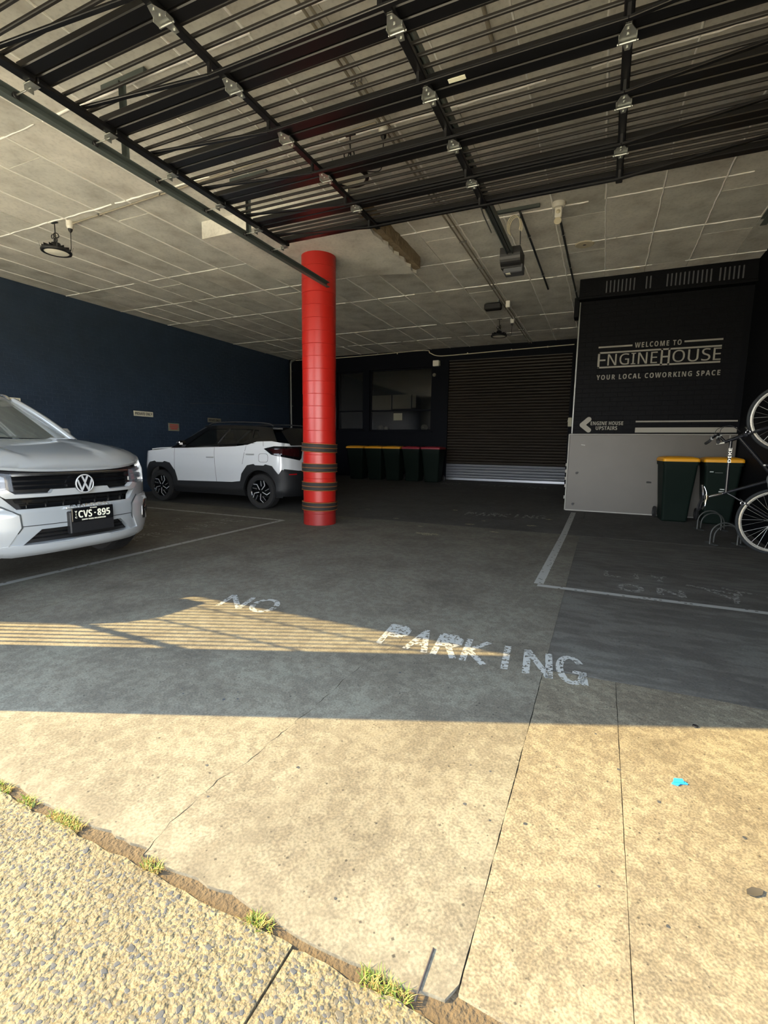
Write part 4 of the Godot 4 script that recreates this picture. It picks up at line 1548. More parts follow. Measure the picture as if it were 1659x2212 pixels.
func sign_wall() -> void:
	var B := facing(Vector3(0, 0, 1))
	var z := 9.833
	var s := thing("welcome_sign", "white painted welcome sign of a coworking space on the black brick wall", "sign")
	flat_bar(s, "rule", -0.19, 0.36, 3.075, 3.103)
	flat_bar(s, "rule", 1.152, 1.705, 3.083, 3.111)
	lettering(s, "small_lettering", "WELCOME TO", V(0.755, 3.09, z), 0.71, 0.088, 0.004, B, "sign_paint", true, 9)
	flat_bar(s, "rule", -0.19, 1.695, 2.975, 3.003)
	flat_bar(s, "rule", -0.19, 1.695, 2.717, 2.745)
	# big word: E and H are joined to the two rules
	flat_bar(s, "letter_stem", -0.19, -0.155, 2.72, 3.0)
	flat_bar(s, "letter_arm", -0.16, -0.06, 2.845, 2.873)
	flat_bar(s, "letter_stem", 0.815, 0.845, 2.72, 3.0)
	flat_bar(s, "letter_stem", 0.925, 0.955, 2.72, 3.0)
	flat_bar(s, "letter_arm", 0.84, 0.93, 2.85, 2.876)
	lettering(s, "large_lettering", "NGINE", V(0.37, 2.86, z), 0.79, 0.195, 0.004, B, "sign_paint", false)
	lettering(s, "large_lettering", "OUSE", V(1.345, 2.86, z), 0.70, 0.205, 0.004, B, "sign_paint", false)
	lettering(s, "small_lettering", "YOUR LOCAL COWORKING SPACE", V(0.762, 2.555, z), 1.90, 0.088, 0.004, B, "sign_paint", true, 9)
	var t := thing("direction_sign", "white painted arrow and lettering pointing left, just above the grey cabinet", "sign")
	var st := nst()
	for p: PackedVector2Array in stroke(pv([-0.268, 1.802, -0.378, 1.70, -0.262, 1.604]), 0.088, true):
		prism(st, p, 0.0, 0.004, Transform3D(B, V(0, 0, 9.8352)))
	put(t, "arrow", st, "sign_paint")
	lettering(t, "lettering", "ENGINE HOUSE", V(0.04, 1.728, z), 0.545, 0.068, 0.004, B, "sign_paint")
	lettering(t, "lettering", "UPSTAIRS", V(0.04, 1.640, z), 0.36, 0.068, 0.004, B, "sign_paint")
	var r := thing("painted_stripes", "one thin and one thick white stripe painted along the black brick wall", "stripes")
	flat_bar(r, "thin_stripe", 0.512, 2.03, 1.742, 1.768)
	flat_bar(r, "thick_stripe", 0.512, 2.03, 1.560, 1.648)
	# long grey cabinet
	var zf := 9.80
	var c := thing("storage_cabinet", "long low pale grey cabinet against the black sign wall, behind the bins", "cabinet", V(0.73, 0.08, zf))
	var org := V(0.73, 0.08, zf)
	st = nst()
	lim(st, -0.575, 2.04, 0.085, 1.515, zf, 9.836, 0.004)
	mi(c, "front_panel", st.commit(), M["cabinet"], Transform3D(Basis(), -org))
	st = nst()
	lim(st, -0.585, 2.045, 1.515, 1.535, zf - 0.012, 9.836, 0.004)
	mi(c, "top_edge", st.commit(), M["cabinet_edge"], Transform3D(Basis(), -org))
	st = nst()
	lim(st, -0.60, -0.575, 0.085, 1.53, zf - 0.012, 9.836, 0.004)
	mi(c, "side_edge", st.commit(), M["cabinet_edge"], Transform3D(Basis(), -org))
	st = nst()
	lim(st, -0.58, 2.03, 0.075, 0.10, zf - 0.008, 9.80, 0.003)
	mi(c, "bottom_edge", st.commit(), M["cabinet_edge"], Transform3D(Basis(), -org))
	st = nst()
	lim(st, 1.93, 1.95, 0.10, 1.515, zf - 0.006, zf + 0.01, 0.003)
	mi(c, "post", st.commit(), M["cabinet_edge"], Transform3D(Basis(), -org))
	for y in [0.30, 0.52, 0.66, 0.80, 0.92]:
		st = nst()
		lim(st, -0.622, -0.598, y, y + 0.06, zf - 0.005, zf + 0.03, 0.004)
		mi(c, "hinge", st.commit(), M["cabinet_edge"], Transform3D(Basis(), -org))
	for q in [[-0.414, 0.80], [-0.45, 0.205]]:
		st = nst()
		disc(st, V(q[0], q[1], zf - 0.008) - org, Vector3(0, 0, 1), 0.022, 0.018, 14, 0.004)
		box(st, V(q[0] + 0.012, q[1] + 0.015, zf - 0.02) - org, Vector3(0.035, 0.016, 0.012), 0.003)
		put(c, "latch", st, "black")
	st = nst()
	box(st, V(0.80, 0.673, zf - 0.015) - org, Vector3(0.075, 0.026, 0.025), 0.006)
	put(c, "handle", st, "black")
	st = nst()
	box(st, V(-0.335, 1.328, zf - 0.001) - org, Vector3(0.07, 0.014, 0.003), 0.0, Basis(Vector3(0, 0, 1), -0.15))
	put(c, "scrape", st, "cabinet_edge")

func left_signs() -> void:
	var B := facing(Vector3.RIGHT)
	for q in [[8.51, 1.967, 0.55, 0.125, "pale PRIVATE ONLY wall sign between the pickup and the white car", "plate"],
			[10.90, 1.94, 0.52, 0.125, "pale PRIVATE ONLY wall sign above the white car's roof", "dim"],
			[5.47, 2.02, 0.55, 0.125, "pale PRIVATE ONLY wall sign half hidden behind the pickup's roof", "plate"]]:
		var o := thing("parking_sign", q[4], "sign", V(XL, q[1], q[0]), 0.0, "private parking signs")
		var st := nst()
		box(st, Vector3(0.012, 0, 0), Vector3(0.012, q[3], q[2]), 0.003)
		put(o, "plate", st, "paper" if q[5] == "plate" else "pale_board")
		lettering(o, "lettering", "PRIVATE ONLY", Vector3(0.019, 0, 0), q[2] * 0.88, q[3] * 0.52, 0.003, B, "black")
		for s in [-1, 1]:
			st = nst()
			disc(st, Vector3(0.019, 0, s * q[2] * 0.475), Vector3.RIGHT, 0.006, 0.004, 8)
			put(o, "screw", st, "zinc")
	var o := thing("notice_sign", "small white notice with red lettering on the dark left wall", "sign", V(XL, 1.684, 9.42))
	var st := nst()
	box(st, Vector3(0.012, 0, 0), Vector3(0.012, 0.20, 0.35), 0.003)
	put(o, "plate", st, "pale_board")
	for k in 3:
		st = nst()
		box(st, Vector3(0.0185, 0.055 - 0.05 * k, 0.0), Vector3(0.002, 0.026, [0.27, 0.29, 0.22][k]))
		put(o, "printed_line", st, "red_print")
	var w := thing("wall_wire", "thin dark wire sagging along the left wall above the white car", "wire", V(XL + 0.02, 2.35, 10.2))
	st = nst()
	tube(st, smooth_path([V(0, 0.0, -0.2), V(0, 0.10, 0.9), V(0, 0.17, 2.0), V(0, 0.2, 3.1)], 6), 0.008, 6)
	put(w, "wire", st, "black_pale")

# ------------------------------------------------------------------ red column
func pillar() -> void:
	var c := Vector2(-4.085, 6.535)
	var o := thing("red_pillar", "round bright red concrete column with four dark rubber bands near its foot", "pillar", V(c.x, 0, c.y))
	var r := 0.258
	var n := 22
	var top := 4.055
	var h := top / n
	for i in n:
		# shaft drums left by the spiral form, each with eased edges
		var st := nst()
		var y := i * h
		var e := 0.004
		var rr: float = r + [0.0, 0.0015, -0.001, 0.001][i % 4]
		lathe(st, [Vector2(rr - e, y), Vector2(rr, y + e), Vector2(rr, y + h - e), Vector2(rr - e, y + h)], 48)
		put(o, "shaft_ring", st, "red_old" if i < 2 else "red_paint")
	var st := nst()
	disc(st, Vector3(0, top - 0.01, 0), Vector3.UP, r - 0.004, 0.02, 48)
	put(o, "cap", st, "red_paint")
	for y in [0.30, 0.615, 0.905, 1.215]:
		var tilt := Basis(Vector3(0, 0, 1), -0.045 if y > 1.0 else -0.015)
		var x := Transform3D(tilt, Vector3(0, y, 0))
		st = nst()
		lathe(st, [Vector2(r + 0.001, -0.062), Vector2(r + 0.016, -0.062), Vector2(r + 0.022, -0.05), Vector2(r + 0.022, 0.05), Vector2(r + 0.016, 0.062), Vector2(r + 0.001, 0.062)], 48, x)
		var b := put(o, "rubber_band", st, "strap")
		for k in [-1, 0, 1]:
			st = nst()
			torus(st, Vector3.ZERO, Vector3.UP, r + 0.021, 0.0055, 48, 6)
			put(b, "orange_stripe", st, "orange_edge", Transform3D(tilt, tilt * Vector3(0, 0.062 * k, 0) + Vector3(0, y, 0)))
# ------------------------------------------------------------------ cars: panels cut from a curved envelope
class Envelope:
	# plan outline from the middle of the nose round to the middle of the tail; u is the length along it (negative on the other side)
	var P := PackedVector2Array()
	var L := PackedFloat32Array()
	var fp := []
	var sp := []
	var rp := []
	func _init(length: float, hw: float, fa: float, fn: float, ra: float, rn: float) -> void:
		var n := 60
		for i in n + 1:
			var s := hw * sin(PI / 2 * i / n)
			P.append(Vector2(-fa * (1.0 - pow(maxf(0.0, 1.0 - pow(s / hw, fn)), 1.0 / fn)), s))
		for i in range(1, 30):
			P.append(Vector2(lerpf(-fa, -(length - ra), i / 30.0), hw))
		for i in n + 1:
			var s := hw * cos(PI / 2 * i / n)
			P.append(Vector2(-length + ra * (1.0 - pow(maxf(0.0, 1.0 - pow(s / hw, rn)), 1.0 / rn)), s))
		var d := 0.0
		for i in P.size():
			if i > 0:
				d += (P[i] - P[i - 1]).length()
			L.append(d)
	func total() -> float:
		return L[-1]
	func plan(u: float) -> Array:
		var a := clampf(absf(u), 0.0, L[-1])
		var i := clampi(L.bsearch(a), 1, P.size() - 1)
		while i < P.size() - 1 and L[i] - L[i - 1] < 1e-6:
			i += 1
		var t := (a - L[i - 1]) / maxf(L[i] - L[i - 1], 1e-6)
		var q := P[i - 1].lerp(P[i], t)
		# smooth tangent
		var lo := maxi(i - 2, 0)
		var hi := mini(i + 1, P.size() - 1)
		var d := (P[hi] - P[lo]).normalized()
		var s := -1.0 if u < 0.0 else 1.0
		if a < 0.02:
			d = Vector2(0, 1)
		return [Vector2(q.x, q.y * s), Vector2(d.y, -d.x * s)]
	func u_at_x(x: float) -> float:
		for i in range(1, P.size()):
			if P[i].x <= x:
				return lerpf(L[i - 1], L[i], (P[i - 1].x - x) / maxf(P[i - 1].x - P[i].x, 1e-6))
		return L[-1]
	func u_at_z(z: float) -> float:
		var s := absf(z)
		for i in range(1, P.size()):
			if P[i].y >= s:
				return lerpf(L[i - 1], L[i], (s - P[i - 1].y) / maxf(P[i].y - P[i - 1].y, 1e-6)) * signf(z)
		return L[60] * signf(z)
	static func curve(k: Array, y: float) -> float:
		if y <= k[0]:
			return k[1]
		for i in range(2, k.size(), 2):
			if y <= k[i]:
				var t: float = (y - k[i - 2]) / (k[i] - k[i - 2])
				t = lerpf(t, t * t * (3 - 2 * t), 0.5)
				return lerpf(k[i - 1], k[i + 1], t)
		return k[-1]
	func at(p: Vector2) -> Vector3:
		var q := plan(p.x)
		var n: Vector2 = q[1]
		var f := maxf(n.x, 0.0)
		var r := maxf(-n.x, 0.0)
		f *= f
		r *= r
		var ins := f * curve(fp, p.y) + r * curve(rp, p.y) + (1.0 - f - r) * curve(sp, p.y)
		var g: Vector2 = q[0] - n * ins
		return Vector3(g.x, p.y, g.y)

func bilin(a: Vector3, b: Vector3, c: Vector3, d: Vector3, bow: Vector3) -> Callable:
	# a-b lower edge, d-c upper edge; bow pushes the middle out
	return func(p: Vector2) -> Vector3:
		var lo := a.lerp(b, p.x)
		var hi := d.lerp(c, p.x)
		return lo.lerp(hi, p.y) + bow * (4.0 * p.x * (1.0 - p.x))

func unit(i := 0.0) -> PackedVector2Array:
	return pv([i, i, 1 - i, i, 1 - i, 1 - i, i, 1 - i])

func wheel(parent: Node3D, at: Vector3, r: float, w: float, side: float, style: int) -> void:
	var x := Transform3D(Basis(Vector3(1, 0, 0), Vector3(0, 0, side), Vector3(0, -side, 0)), at)     # local y = outwards
	var st := nst()
	var rr := r * 0.68
	lathe(st, [Vector2(rr, -w / 2), Vector2(r * 0.93, -w / 2), Vector2(r, -w * 0.36), Vector2(r, w * 0.36), Vector2(r * 0.95, w * 0.49), Vector2(r * 0.82, w / 2), Vector2(rr, w * 0.46), Vector2(rr, w * 0.3)], 44, x, false)
	var t := put(parent, "wheel", st, "rubber")
	st = nst()
	for k in 56:
		var a := TAU * k / 56
		box(st, x * Vector3(cos(a) * r, 0, sin(a) * r), Vector3(0.010, 0.012, w * 0.66), 0.0, Basis(x.basis * Vector3(cos(a), 0, sin(a)), x.basis * Vector3(-sin(a), 0, cos(a)), x.basis.y))
	put(t, "tread", st, "rubber")
	st = nst()
	lathe(st, [Vector2(rr, w * 0.44), Vector2(rr * 0.95, w * 0.40), Vector2(rr * 0.90, w * 0.05), Vector2(0, w * 0.02)], 36, x)
	put(t, "rim", st, "alloy" if style == 0 else "black_gloss")
	for k in 5:
		var a := TAU * k / 5 + 0.35
		st = nst()
		if style == 0:
			beam(st, x * Vector3(0, w * 0.36, 0), x * (Vector3(cos(a) * rr * 0.95, w * 0.40, sin(a) * rr * 0.95)), 0.05, 0.02, 0.006, x.basis.y)
			put(t, "spoke", st, "alloy")
		else:
			# swept blade: dark face with bright machined edges
			var u := Vector3(cos(a), 0, sin(a))
			var v := Vector3(-sin(a), 0, cos(a))
			var pts := [u * rr * 0.16 + v * rr * 0.10, u * rr * 0.55 + v * rr * 0.42, u * rr * 0.93 + v * rr * 0.30, u * rr * 0.90 - v * rr * 0.02, u * rr * 0.45 + v * rr * 0.06]
			var pl := PackedVector2Array()
			for q in pts:
				pl.append(Vector2(q.x, q.z))
			prism(st, pl, w * 0.34, w * 0.42, x * Transform3D(Basis(Vector3.RIGHT, Vector3(0, 0, 1), Vector3.UP), Vector3.ZERO))
			var b := put(t, "spoke", st, "black_gloss")
			st = nst()
			for q in 4:
				if q == 2:
					continue
				beam(st, x * (pts[q] + Vector3(0, w * 0.425, 0)), x * (pts[q + 1] + Vector3(0, w * 0.425, 0)), 0.013, 0.006, 0.0, x.basis.y)
			beam(st, x * (pts[4] + Vector3(0, w * 0.425, 0)), x * (pts[3] + Vector3(0, w * 0.425, 0)), 0.010, 0.006, 0.0, x.basis.y)
			put(b, "machined_edge", st, "alloy")
	st = nst()
	disc(st, x * Vector3(0, w * 0.40, 0), x.basis.y, rr * 0.17, 0.02, 16, 0.004)
	put(t, "hub_cap", st, "black_gloss" if style == 1 else "alloy")

func pickup() -> void:
	var car := thing("pickup_truck", "silver double cab pickup facing right, its front in the striped sunlight", "pickup", V(-4.34, 0, 2.865))
	car.scale = Vector3.ONE * 1.069
	var e := Envelope.new(5.02, 0.95, 0.75, 2.6, 0.22, 4.0)
	e.fp = [0.24, 0.10, 0.29, 0.03, 0.345, 0.012, 0.46, 0.0, 0.60, 0.0, 0.64, 0.03, 0.78, 0.02, 0.90, 0.035, 0.97, 0.07, 1.2, 0.14]
	e.sp = [0.24, 0.06, 0.40, 0.012, 0.62, 0.0, 0.80, 0.004, 0.93, 0.006, 1.02, 0.03, 1.16, 0.065]
	e.rp = [0.24, 0.08, 0.40, 0.0, 1.1, 0.03]
	var f := e.at
	var ctr := Vector3(-1.5, 0.6, 0)
	var cell := Vector2(0.07, 0.06)
	var U := func(z: float) -> float: return e.u_at_z(z)
	# front shapes are written as (sideways, height) and bent onto the nose
	var nose := func(a: Array) -> PackedVector2Array:
		var p := PackedVector2Array()
		for i in range(0, a.size(), 2):
			p.append(Vector2(e.u_at_z(a[i]), a[i + 1]))
		return p
	var Y0 := func(x: float) -> float: return lerpf(0.925, 1.165, 1.0 - pow(1.0 - clampf(-x / 1.35, 0.0, 1.0), 1.6))
	# ---- body shell
	var ub := e.u_at_x(-1.32)
	var ue := e.u_at_x(-4.98)
	var top := PackedVector2Array()
	var right := PackedVector2Array()
	for k in 15:
		var u := lerpf(e.u_at_z(0.80) + 0.01, ub, k / 14.0)
		right.append(Vector2(u, Y0.call(e.plan(u)[0].x)))
	right.append(Vector2(e.u_at_x(-3.4), 1.16))
	right.append(Vector2(e.u_at_x(-3.5), 1.12))
	right.append(Vector2(ue, 1.12))
	right.append(Vector2(e.total(), 1.12))
	right.append(Vector2(e.total(), 0.42))
	right.append(Vector2(ue, 0.40))
	right.append(Vector2(e.u_at_x(-1.6), 0.33))
	right.append(Vector2(e.u_at_x(-0.62), 0.30))
	right.append(Vector2(e.u_at_z(0.72), 0.255))
	var lower: PackedVector2Array = nose.call([0.62, 0.775, 0.50, 0.632])
	var shell := PackedVector2Array()
	shell.append(Vector2(e.u_at_z(0.80), 0.80))
	shell.append_array(right)
	var left := mirror(shell)
	var full := PackedVector2Array()
	full.append_array(lower)
	full.reverse()
	full.append_array(shell)
	full.append_array(left)
	full.append_array(PackedVector2Array([Vector2(-lower[0].x, lower[0].y), Vector2(-lower[1].x, lower[1].y)]))
	var holes := []
	for s in [1.0, -1.0]:
		for x in [-0.86, -4.12]:
			var c := PackedVector2Array()
			for k in 24:
				var a := -0.6 + (PI + 1.2) * k / 23.0
				c.append(Vector2((e.u_at_x(x) + 0.46 * cos(a)) * s, 0.37 + 0.46 * sin(a)))
			c.append(Vector2((e.u_at_x(x) - 0.42) * s, 0.0))
			c.append(Vector2((e.u_at_x(x) + 0.42) * s, 0.0))
			holes.append(c)
	holes.append(nose.call([-0.48, 0.345, 0.48, 0.345, 0.35, 0.462, -0.35, 0.462]))
	var st := nst()
	patch(st, full, holes, f, cell, 0.0, 0.05, ctr)
	put(car, "body_shell", st, "silver_paint")
	# ---- hood
	var ring := []
	var uw := e.u_at_x(-1.30)
	for k in 61:
		var u := lerpf(-uw, uw, k / 60.0)
		var q: Vector3 = f.call(Vector2(u, Y0.call(e.plan(u)[0].x)))
		ring.append(Vector2(q.x - (0.0 if absf(u) < 0.3 else 0.0), q.z))
	var hp := PackedVector2Array(ring)
	hp.append(Vector2(-1.22, 0.55))
	hp.append(Vector2(-1.18, 0.0))
	hp.append(Vector2(-1.22, -0.55))
	var hood := func(p: Vector2) -> Vector3:
		var d := 9.0
		for i in ring.size() - 1:
			var a: Vector2 = ring[i]
			var b: Vector2 = ring[i + 1]
			var t := clampf((p - a).dot(b - a) / (b - a).length_squared(), 0.0, 1.0)
			d = minf(d, (p - a.lerp(b, t)).length())
		var rise := 0.075 * (1.0 - exp(-d / 0.07))
		rise *= lerpf(1.0, 0.45, clampf(-p.x / 1.2, 0.0, 1.0))
		var z := absf(p.y)
		var ridge := 0.016 * smoothstep(0.27 + 0.16 * clampf(-p.x / 1.2, 0, 1), 0.35 + 0.16 * clampf(-p.x / 1.2, 0, 1), z) * (1.0 - smoothstep(0.6, 0.78, z))
		return Vector3(p.x, Y0.call(p.x) + rise + ridge * smoothstep(0.02, 0.2, d), p.y)
	st = nst()
	patch(st, hp, [], hood, Vector2(0.05, 0.05), 0.0, 0.02, Vector3(-0.8, 0, 0))
	put(car, "hood", st, "silver_paint")
	# ---- grille
	st = nst()
	patch(st, nose.call([-0.48, 0.60, 0.48, 0.60, 0.66, 0.77, 0.83, 0.78, 0.85, 0.97, -0.85, 0.97, -0.83, 0.78, -0.66, 0.77]), [], f, cell, -0.075, 0.0, ctr)
	put(car, "grille_back", st, "black")
	var bars := [[0.787, 0.812, 0.49], [0.826, 0.85, 0.495], [0.863, 0.885, 0.5], [0.64, 0.664, 0.46], [0.678, 0.70, 0.5]]
	for b in bars:
		st = nst()
		patch(st, nose.call([-b[2], b[0], b[2], b[0], b[2] + 0.01, b[1], -b[2] - 0.01, b[1]]), [], f, cell, -0.03, 0.03, ctr)
		put(car, "grille_bar", st, "black_gloss")
	for k in 7:
		var z := -0.42 + 0.14 * k
		st = nst()
		patch(st, nose.call([z - 0.006, 0.64, z + 0.006, 0.64, z + 0.006, 0.70, z - 0.006, 0.70]), [], f, cell, -0.02, 0.03, ctr)
		put(car, "grille_rib", st, "black_gloss")
	st = nst()
	patch(st, nose.call([-0.56, 0.722, 0.56, 0.722, 0.63, 0.775, 0.55, 0.79, 0.5, 0.752, 0.26, 0.748, 0.235, 0.778, 0.10, 0.778, -0.10, 0.778, -0.235, 0.778, -0.26, 0.748, -0.5, 0.752, -0.55, 0.79, -0.63, 0.775]), [], f, cell, 0.004, 0.05, ctr)
	put(car, "middle_bar", st, "silver_light")
	st = nst()
	patch(st, nose.call([-0.51, 0.892, 0.51, 0.892, 0.52, 0.912, -0.52, 0.912]), [], f, cell, 0.006, 0.04, ctr)
	put(car, "chrome_strip", st, "satin_chrome")
	st = nst()
	patch(st, nose.call([-0.78, 0.914, 0.78, 0.914, 0.80, 0.945, -0.80, 0.945]), [], f, cell, -0.03, 0.0, ctr)
	put(car, "hood_gap", st, "black")
	# ---- headlights
	for s in [1.0, -1.0]:
		var z := func(v: float) -> float: return e.u_at_z(v) * s
		var out := PackedVector2Array([Vector2(z.call(0.508), 0.775), Vector2(z.call(0.62), 0.783), Vector2(z.call(0.80), 0.83), Vector2(z.call(0.86), 0.95), Vector2(z.call(0.70), 0.935), Vector2(z.call(0.515), 0.908)])
		st = nst()
		patch(st, out, [], f, Vector2(0.05, 0.05), -0.045, 0.0, ctr)
		var hl := put(car, "headlight", st, "lamp_dark")
		st = nst()
		patch(st, PackedVector2Array([Vector2(z.call(0.515), 0.868), Vector2(z.call(0.84), 0.915), Vector2(z.call(0.85), 0.935), Vector2(z.call(0.515), 0.892)]), [], f, Vector2(0.05, 0.05), -0.02, 0.015, ctr)
		put(hl, "light_bar", st, "lamp_dark")
		for k in 3:
			var q: Vector3 = f.call(Vector2(z.call(0.56 + 0.075 * k), 0.825 + 0.012 * k)) - Vector3(0.035, 0, 0)
			st = nst()
			box(st, q, Vector3(0.03, 0.05, 0.055), 0.008)
			put(hl, "lamp_cube", st, "lamp_dark")
		st = nst()
		patch(st, out, [], f, Vector2(0.05, 0.05), 0.002, 0.0, ctr)
		put(hl, "lens", st, "glass_lamp")
	# ---- bumper
	st = nst()
	patch(st, nose.call([-0.47, 0.349, 0.47, 0.349, 0.345, 0.458, -0.345, 0.458]), [], f, cell, -0.055, 0.0, ctr)
	put(car, "lower_intake", st, "black")
	for y in [0.378, 0.41]:
		st = nst()
		patch(st, nose.call([-0.42, y, 0.42, y, 0.42, y + 0.008, -0.42, y + 0.008]), [], f, cell, -0.035, 0.02, ctr)
		put(car, "intake_slat", st, "black_gloss")
	st = nst()
	patch(st, nose.call([-0.74, 0.30, -0.55, 0.255, 0.55, 0.255, 0.74, 0.30, 0.60, 0.352, 0.14, 0.338, 0.08, 0.35, -0.20, 0.35, -0.25, 0.338, -0.60, 0.352]), [], f, cell, 0.014, 0.03, ctr)
	put(car, "skid_plate", st, "silver_light")
	st = nst()
	patch(st, nose.call([-0.49, 0.494, 0.49, 0.494, 0.49, 0.500, -0.49, 0.500]), [], f, cell, 0.0015, 0.0, ctr)
	put(car, "panel_gap", st, "black")
	# ---- corner accents with their dark pockets
	for s in [1.0, -1.0]:
		var z := func(v: float) -> float: return e.u_at_z(v) * s
		var acc := PackedVector2Array([Vector2(z.call(0.49), 0.585), Vector2(z.call(0.60), 0.655), Vector2(z.call(0.84), 0.66), Vector2(z.call(0.90), 0.60), Vector2(z.call(0.90), 0.40), Vector2(z.call(0.72), 0.30), Vector2(z.call(0.62), 0.262), Vector2(z.call(0.485), 0.49)])
		var pocket := PackedVector2Array([Vector2(z.call(0.69), 0.60), Vector2(z.call(0.83), 0.615), Vector2(z.call(0.865), 0.55), Vector2(z.call(0.865), 0.44), Vector2(z.call(0.80), 0.40), Vector2(z.call(0.66), 0.42), Vector2(z.call(0.655), 0.52)])
		st = nst()
		patch(st, acc, [pocket], f, Vector2(0.045, 0.045), 0.012, 0.03, ctr)
		var ac := put(car, "corner_accent", st, "silver_light")
		st = nst()
		patch(st, pocket, [], f, Vector2(0.05, 0.05), 0.0025, 0.0, ctr)
		put(ac, "pocket", st, "black")
		var cpts := []
		for q in [[0.66, 0.45], [0.66, 0.53], [0.70, 0.592], [0.82, 0.605], [0.855, 0.54]]:
			cpts.append(f.call(Vector2(z.call(q[0]), q[1])) + Vector3(0.012, 0, 0))
		st = nst()
		tube(st, cpts, 0.009, 6)
		put(ac, "pocket_trim", st, "satin_chrome")
		var fq: Vector3 = f.call(Vector2(z.call(0.77), 0.50)) + Vector3(0.004, 0, 0)
		st = nst()
		disc(st, fq, Vector3(1, 0, 0.6 * s), 0.035, 0.02, 18, 0.004)
		put(ac, "fog_lamp", st, "chrome")
		var lp := []
		for q in [[0.60, 0.662], [0.488, 0.592], [0.482, 0.49], [0.62, 0.258]]:
			lp.append(f.call(Vector2(z.call(q[0]), q[1])) + Vector3(0.010, 0, 0))
		st = nst()
		tube(st, lp, 0.006, 6)
		put(ac, "chrome_edge", st, "dark_metal")
	# ---- badge
	var bp: Vector3 = f.call(Vector2(0.0, 0.813)) + Vector3(0.03, 0, 0)
	st = nst()
	disc(st, bp, Vector3.RIGHT, 0.076, 0.03, 40, 0.006)
	var bd := put(car, "badge", st, "black_gloss")
	st = nst()
	torus(st, bp + Vector3(0.014, 0, 0), Vector3.RIGHT, 0.075, 0.0055, 44, 8)
	put(bd, "badge_ring", st, "badge_metal")
	st = nst()
	var bx := Transform3D(Basis(Vector3(0, 0, -1), Vector3.UP, Vector3.RIGHT), bp + Vector3(0.012, 0, 0))
	for l in [[-0.024, 0.064, 0.0, 0.010, 0.024, 0.064], [-0.062, 0.034, -0.030, -0.058, 0.0, 0.002, 0.030, -0.058, 0.062, 0.034]]:
		for p: PackedVector2Array in stroke(pv(l), 0.0116):
			prism(st, p, 0.0, 0.010, bx)
	put(bd, "badge_letters", st, "badge_metal")
	# ---- number plate (a little off centre, away from the street)
	var pb := Basis(Vector3(0, 0, -1), Vector3.UP, Vector3.RIGHT)
	var pc := Vector3(0.045, 0.553, -0.04)
	st = nst()
	box(st, Vector3(0.012, 0.49, -0.04), Vector3(0.055, 0.19, 0.395), 0.008)
	put(car, "plate_holder", st, "black")
	st = nst()
	box(st, pc, Vector3(0.012, 0.118, 0.375), 0.005)
	var np := put(car, "number_plate", st, "black_gloss")
	lettering(np, "plate_letters", "CVS", pc + Vector3(0.007, 0.004, 0.075), 0.118, 0.062, 0.002, pb, "paper")
	lettering(np, "plate_dot", "-", pc + Vector3(0.007, 0.004, -0.012), 0.014, 0.009, 0.002, pb, "paper")
	lettering(np, "plate_digits", "895", pc + Vector3(0.007, 0.004, -0.093), 0.118, 0.062, 0.002, pb, "paper")
	for k in 3:
		lettering(np, "state_letter", "VIC"[k], pc + Vector3(0.007, 0.028 - 0.024 * k, 0.155), 0.018 if k != 1 else 0.005, 0.015, 0.002, pb, "paper")
	lettering(np, "dealer_line", "SOUTH YARRA VOLKSWAGEN", pc + Vector3(0.007, -0.044, 0.0), 0.215, 0.012, 0.002, pb, "paper")
	lettering(np, "top_line", "VIC AMAROK", pc + Vector3(0.007, 0.050, 0.0), 0.062, 0.007, 0.002, pb, "paper")
	# model name along the ledge above the plate
	st = nst()
	box(st, Vector3(-0.005, 0.617, -0.03), Vector3(0.05, 0.018, 0.40), 0.004)
	put(car, "name_ledge", st, "silver_light")
	lettering(car, "model_name", "AMAROK", Vector3(0.012, 0.628, -0.03), 0.36, 0.030, 0.004, Basis(Vector3(0, 0, -1), Vector3(-0.75, 0.66, 0), Vector3(0.66, 0.75, 0)), "chrome", false)
	# ---- cab: windscreen, roof, pillars, glass
	var wb := 0.80
	var wt := 0.63
	var yb := 1.185
	var yt := 1.625
	var xb := -1.36
	var xt := -2.12
	st = nst()
	patch(st, unit(0.0), [], bilin(Vector3(xb, yb, wb), Vector3(xb, yb, -wb), Vector3(xt, yt, -wt), Vector3(xt, yt, wt), Vector3(0.15, 0.015, 0)), Vector2(0.08, 0.12), 0.0, 0.0, Vector3(-2.5, 0.8, 0))
	put(car, "windscreen", st, "glass")
	var roofx1 := -3.42
	var roof := func(p: Vector2) -> Vector3:
		var t := (p.x - roofx1) / (xt + 0.15 - roofx1)
		return Vector3(p.x, yt + 0.035 * (1.0 - pow(absf(p.y) / (wt + 0.05), 2.5)) + 0.02 * sin(PI * clampf(t, 0, 1)) - 0.05 * smoothstep(0.85, 1.0, absf(p.y) / (wt + 0.05)), p.y)
	var rpoly := PackedVector2Array([Vector2(roofx1, -wt), Vector2(xt, -wt - 0.03)])
	for k in 9:
		var t := k / 8.0
		rpoly.append(Vector2(xt + 0.15 * 4 * t * (1 - t), lerpf(-wt, wt, t)))
	rpoly.append(Vector2(xt, wt + 0.03))
	rpoly.append(Vector2(roofx1, wt))
	st = nst()
	patch(st, rpoly, [], roof, Vector2(0.1, 0.08), 0.0, 0.03, Vector3(-2.7, 1, 0))
	put(car, "roof", st, "silver_paint")
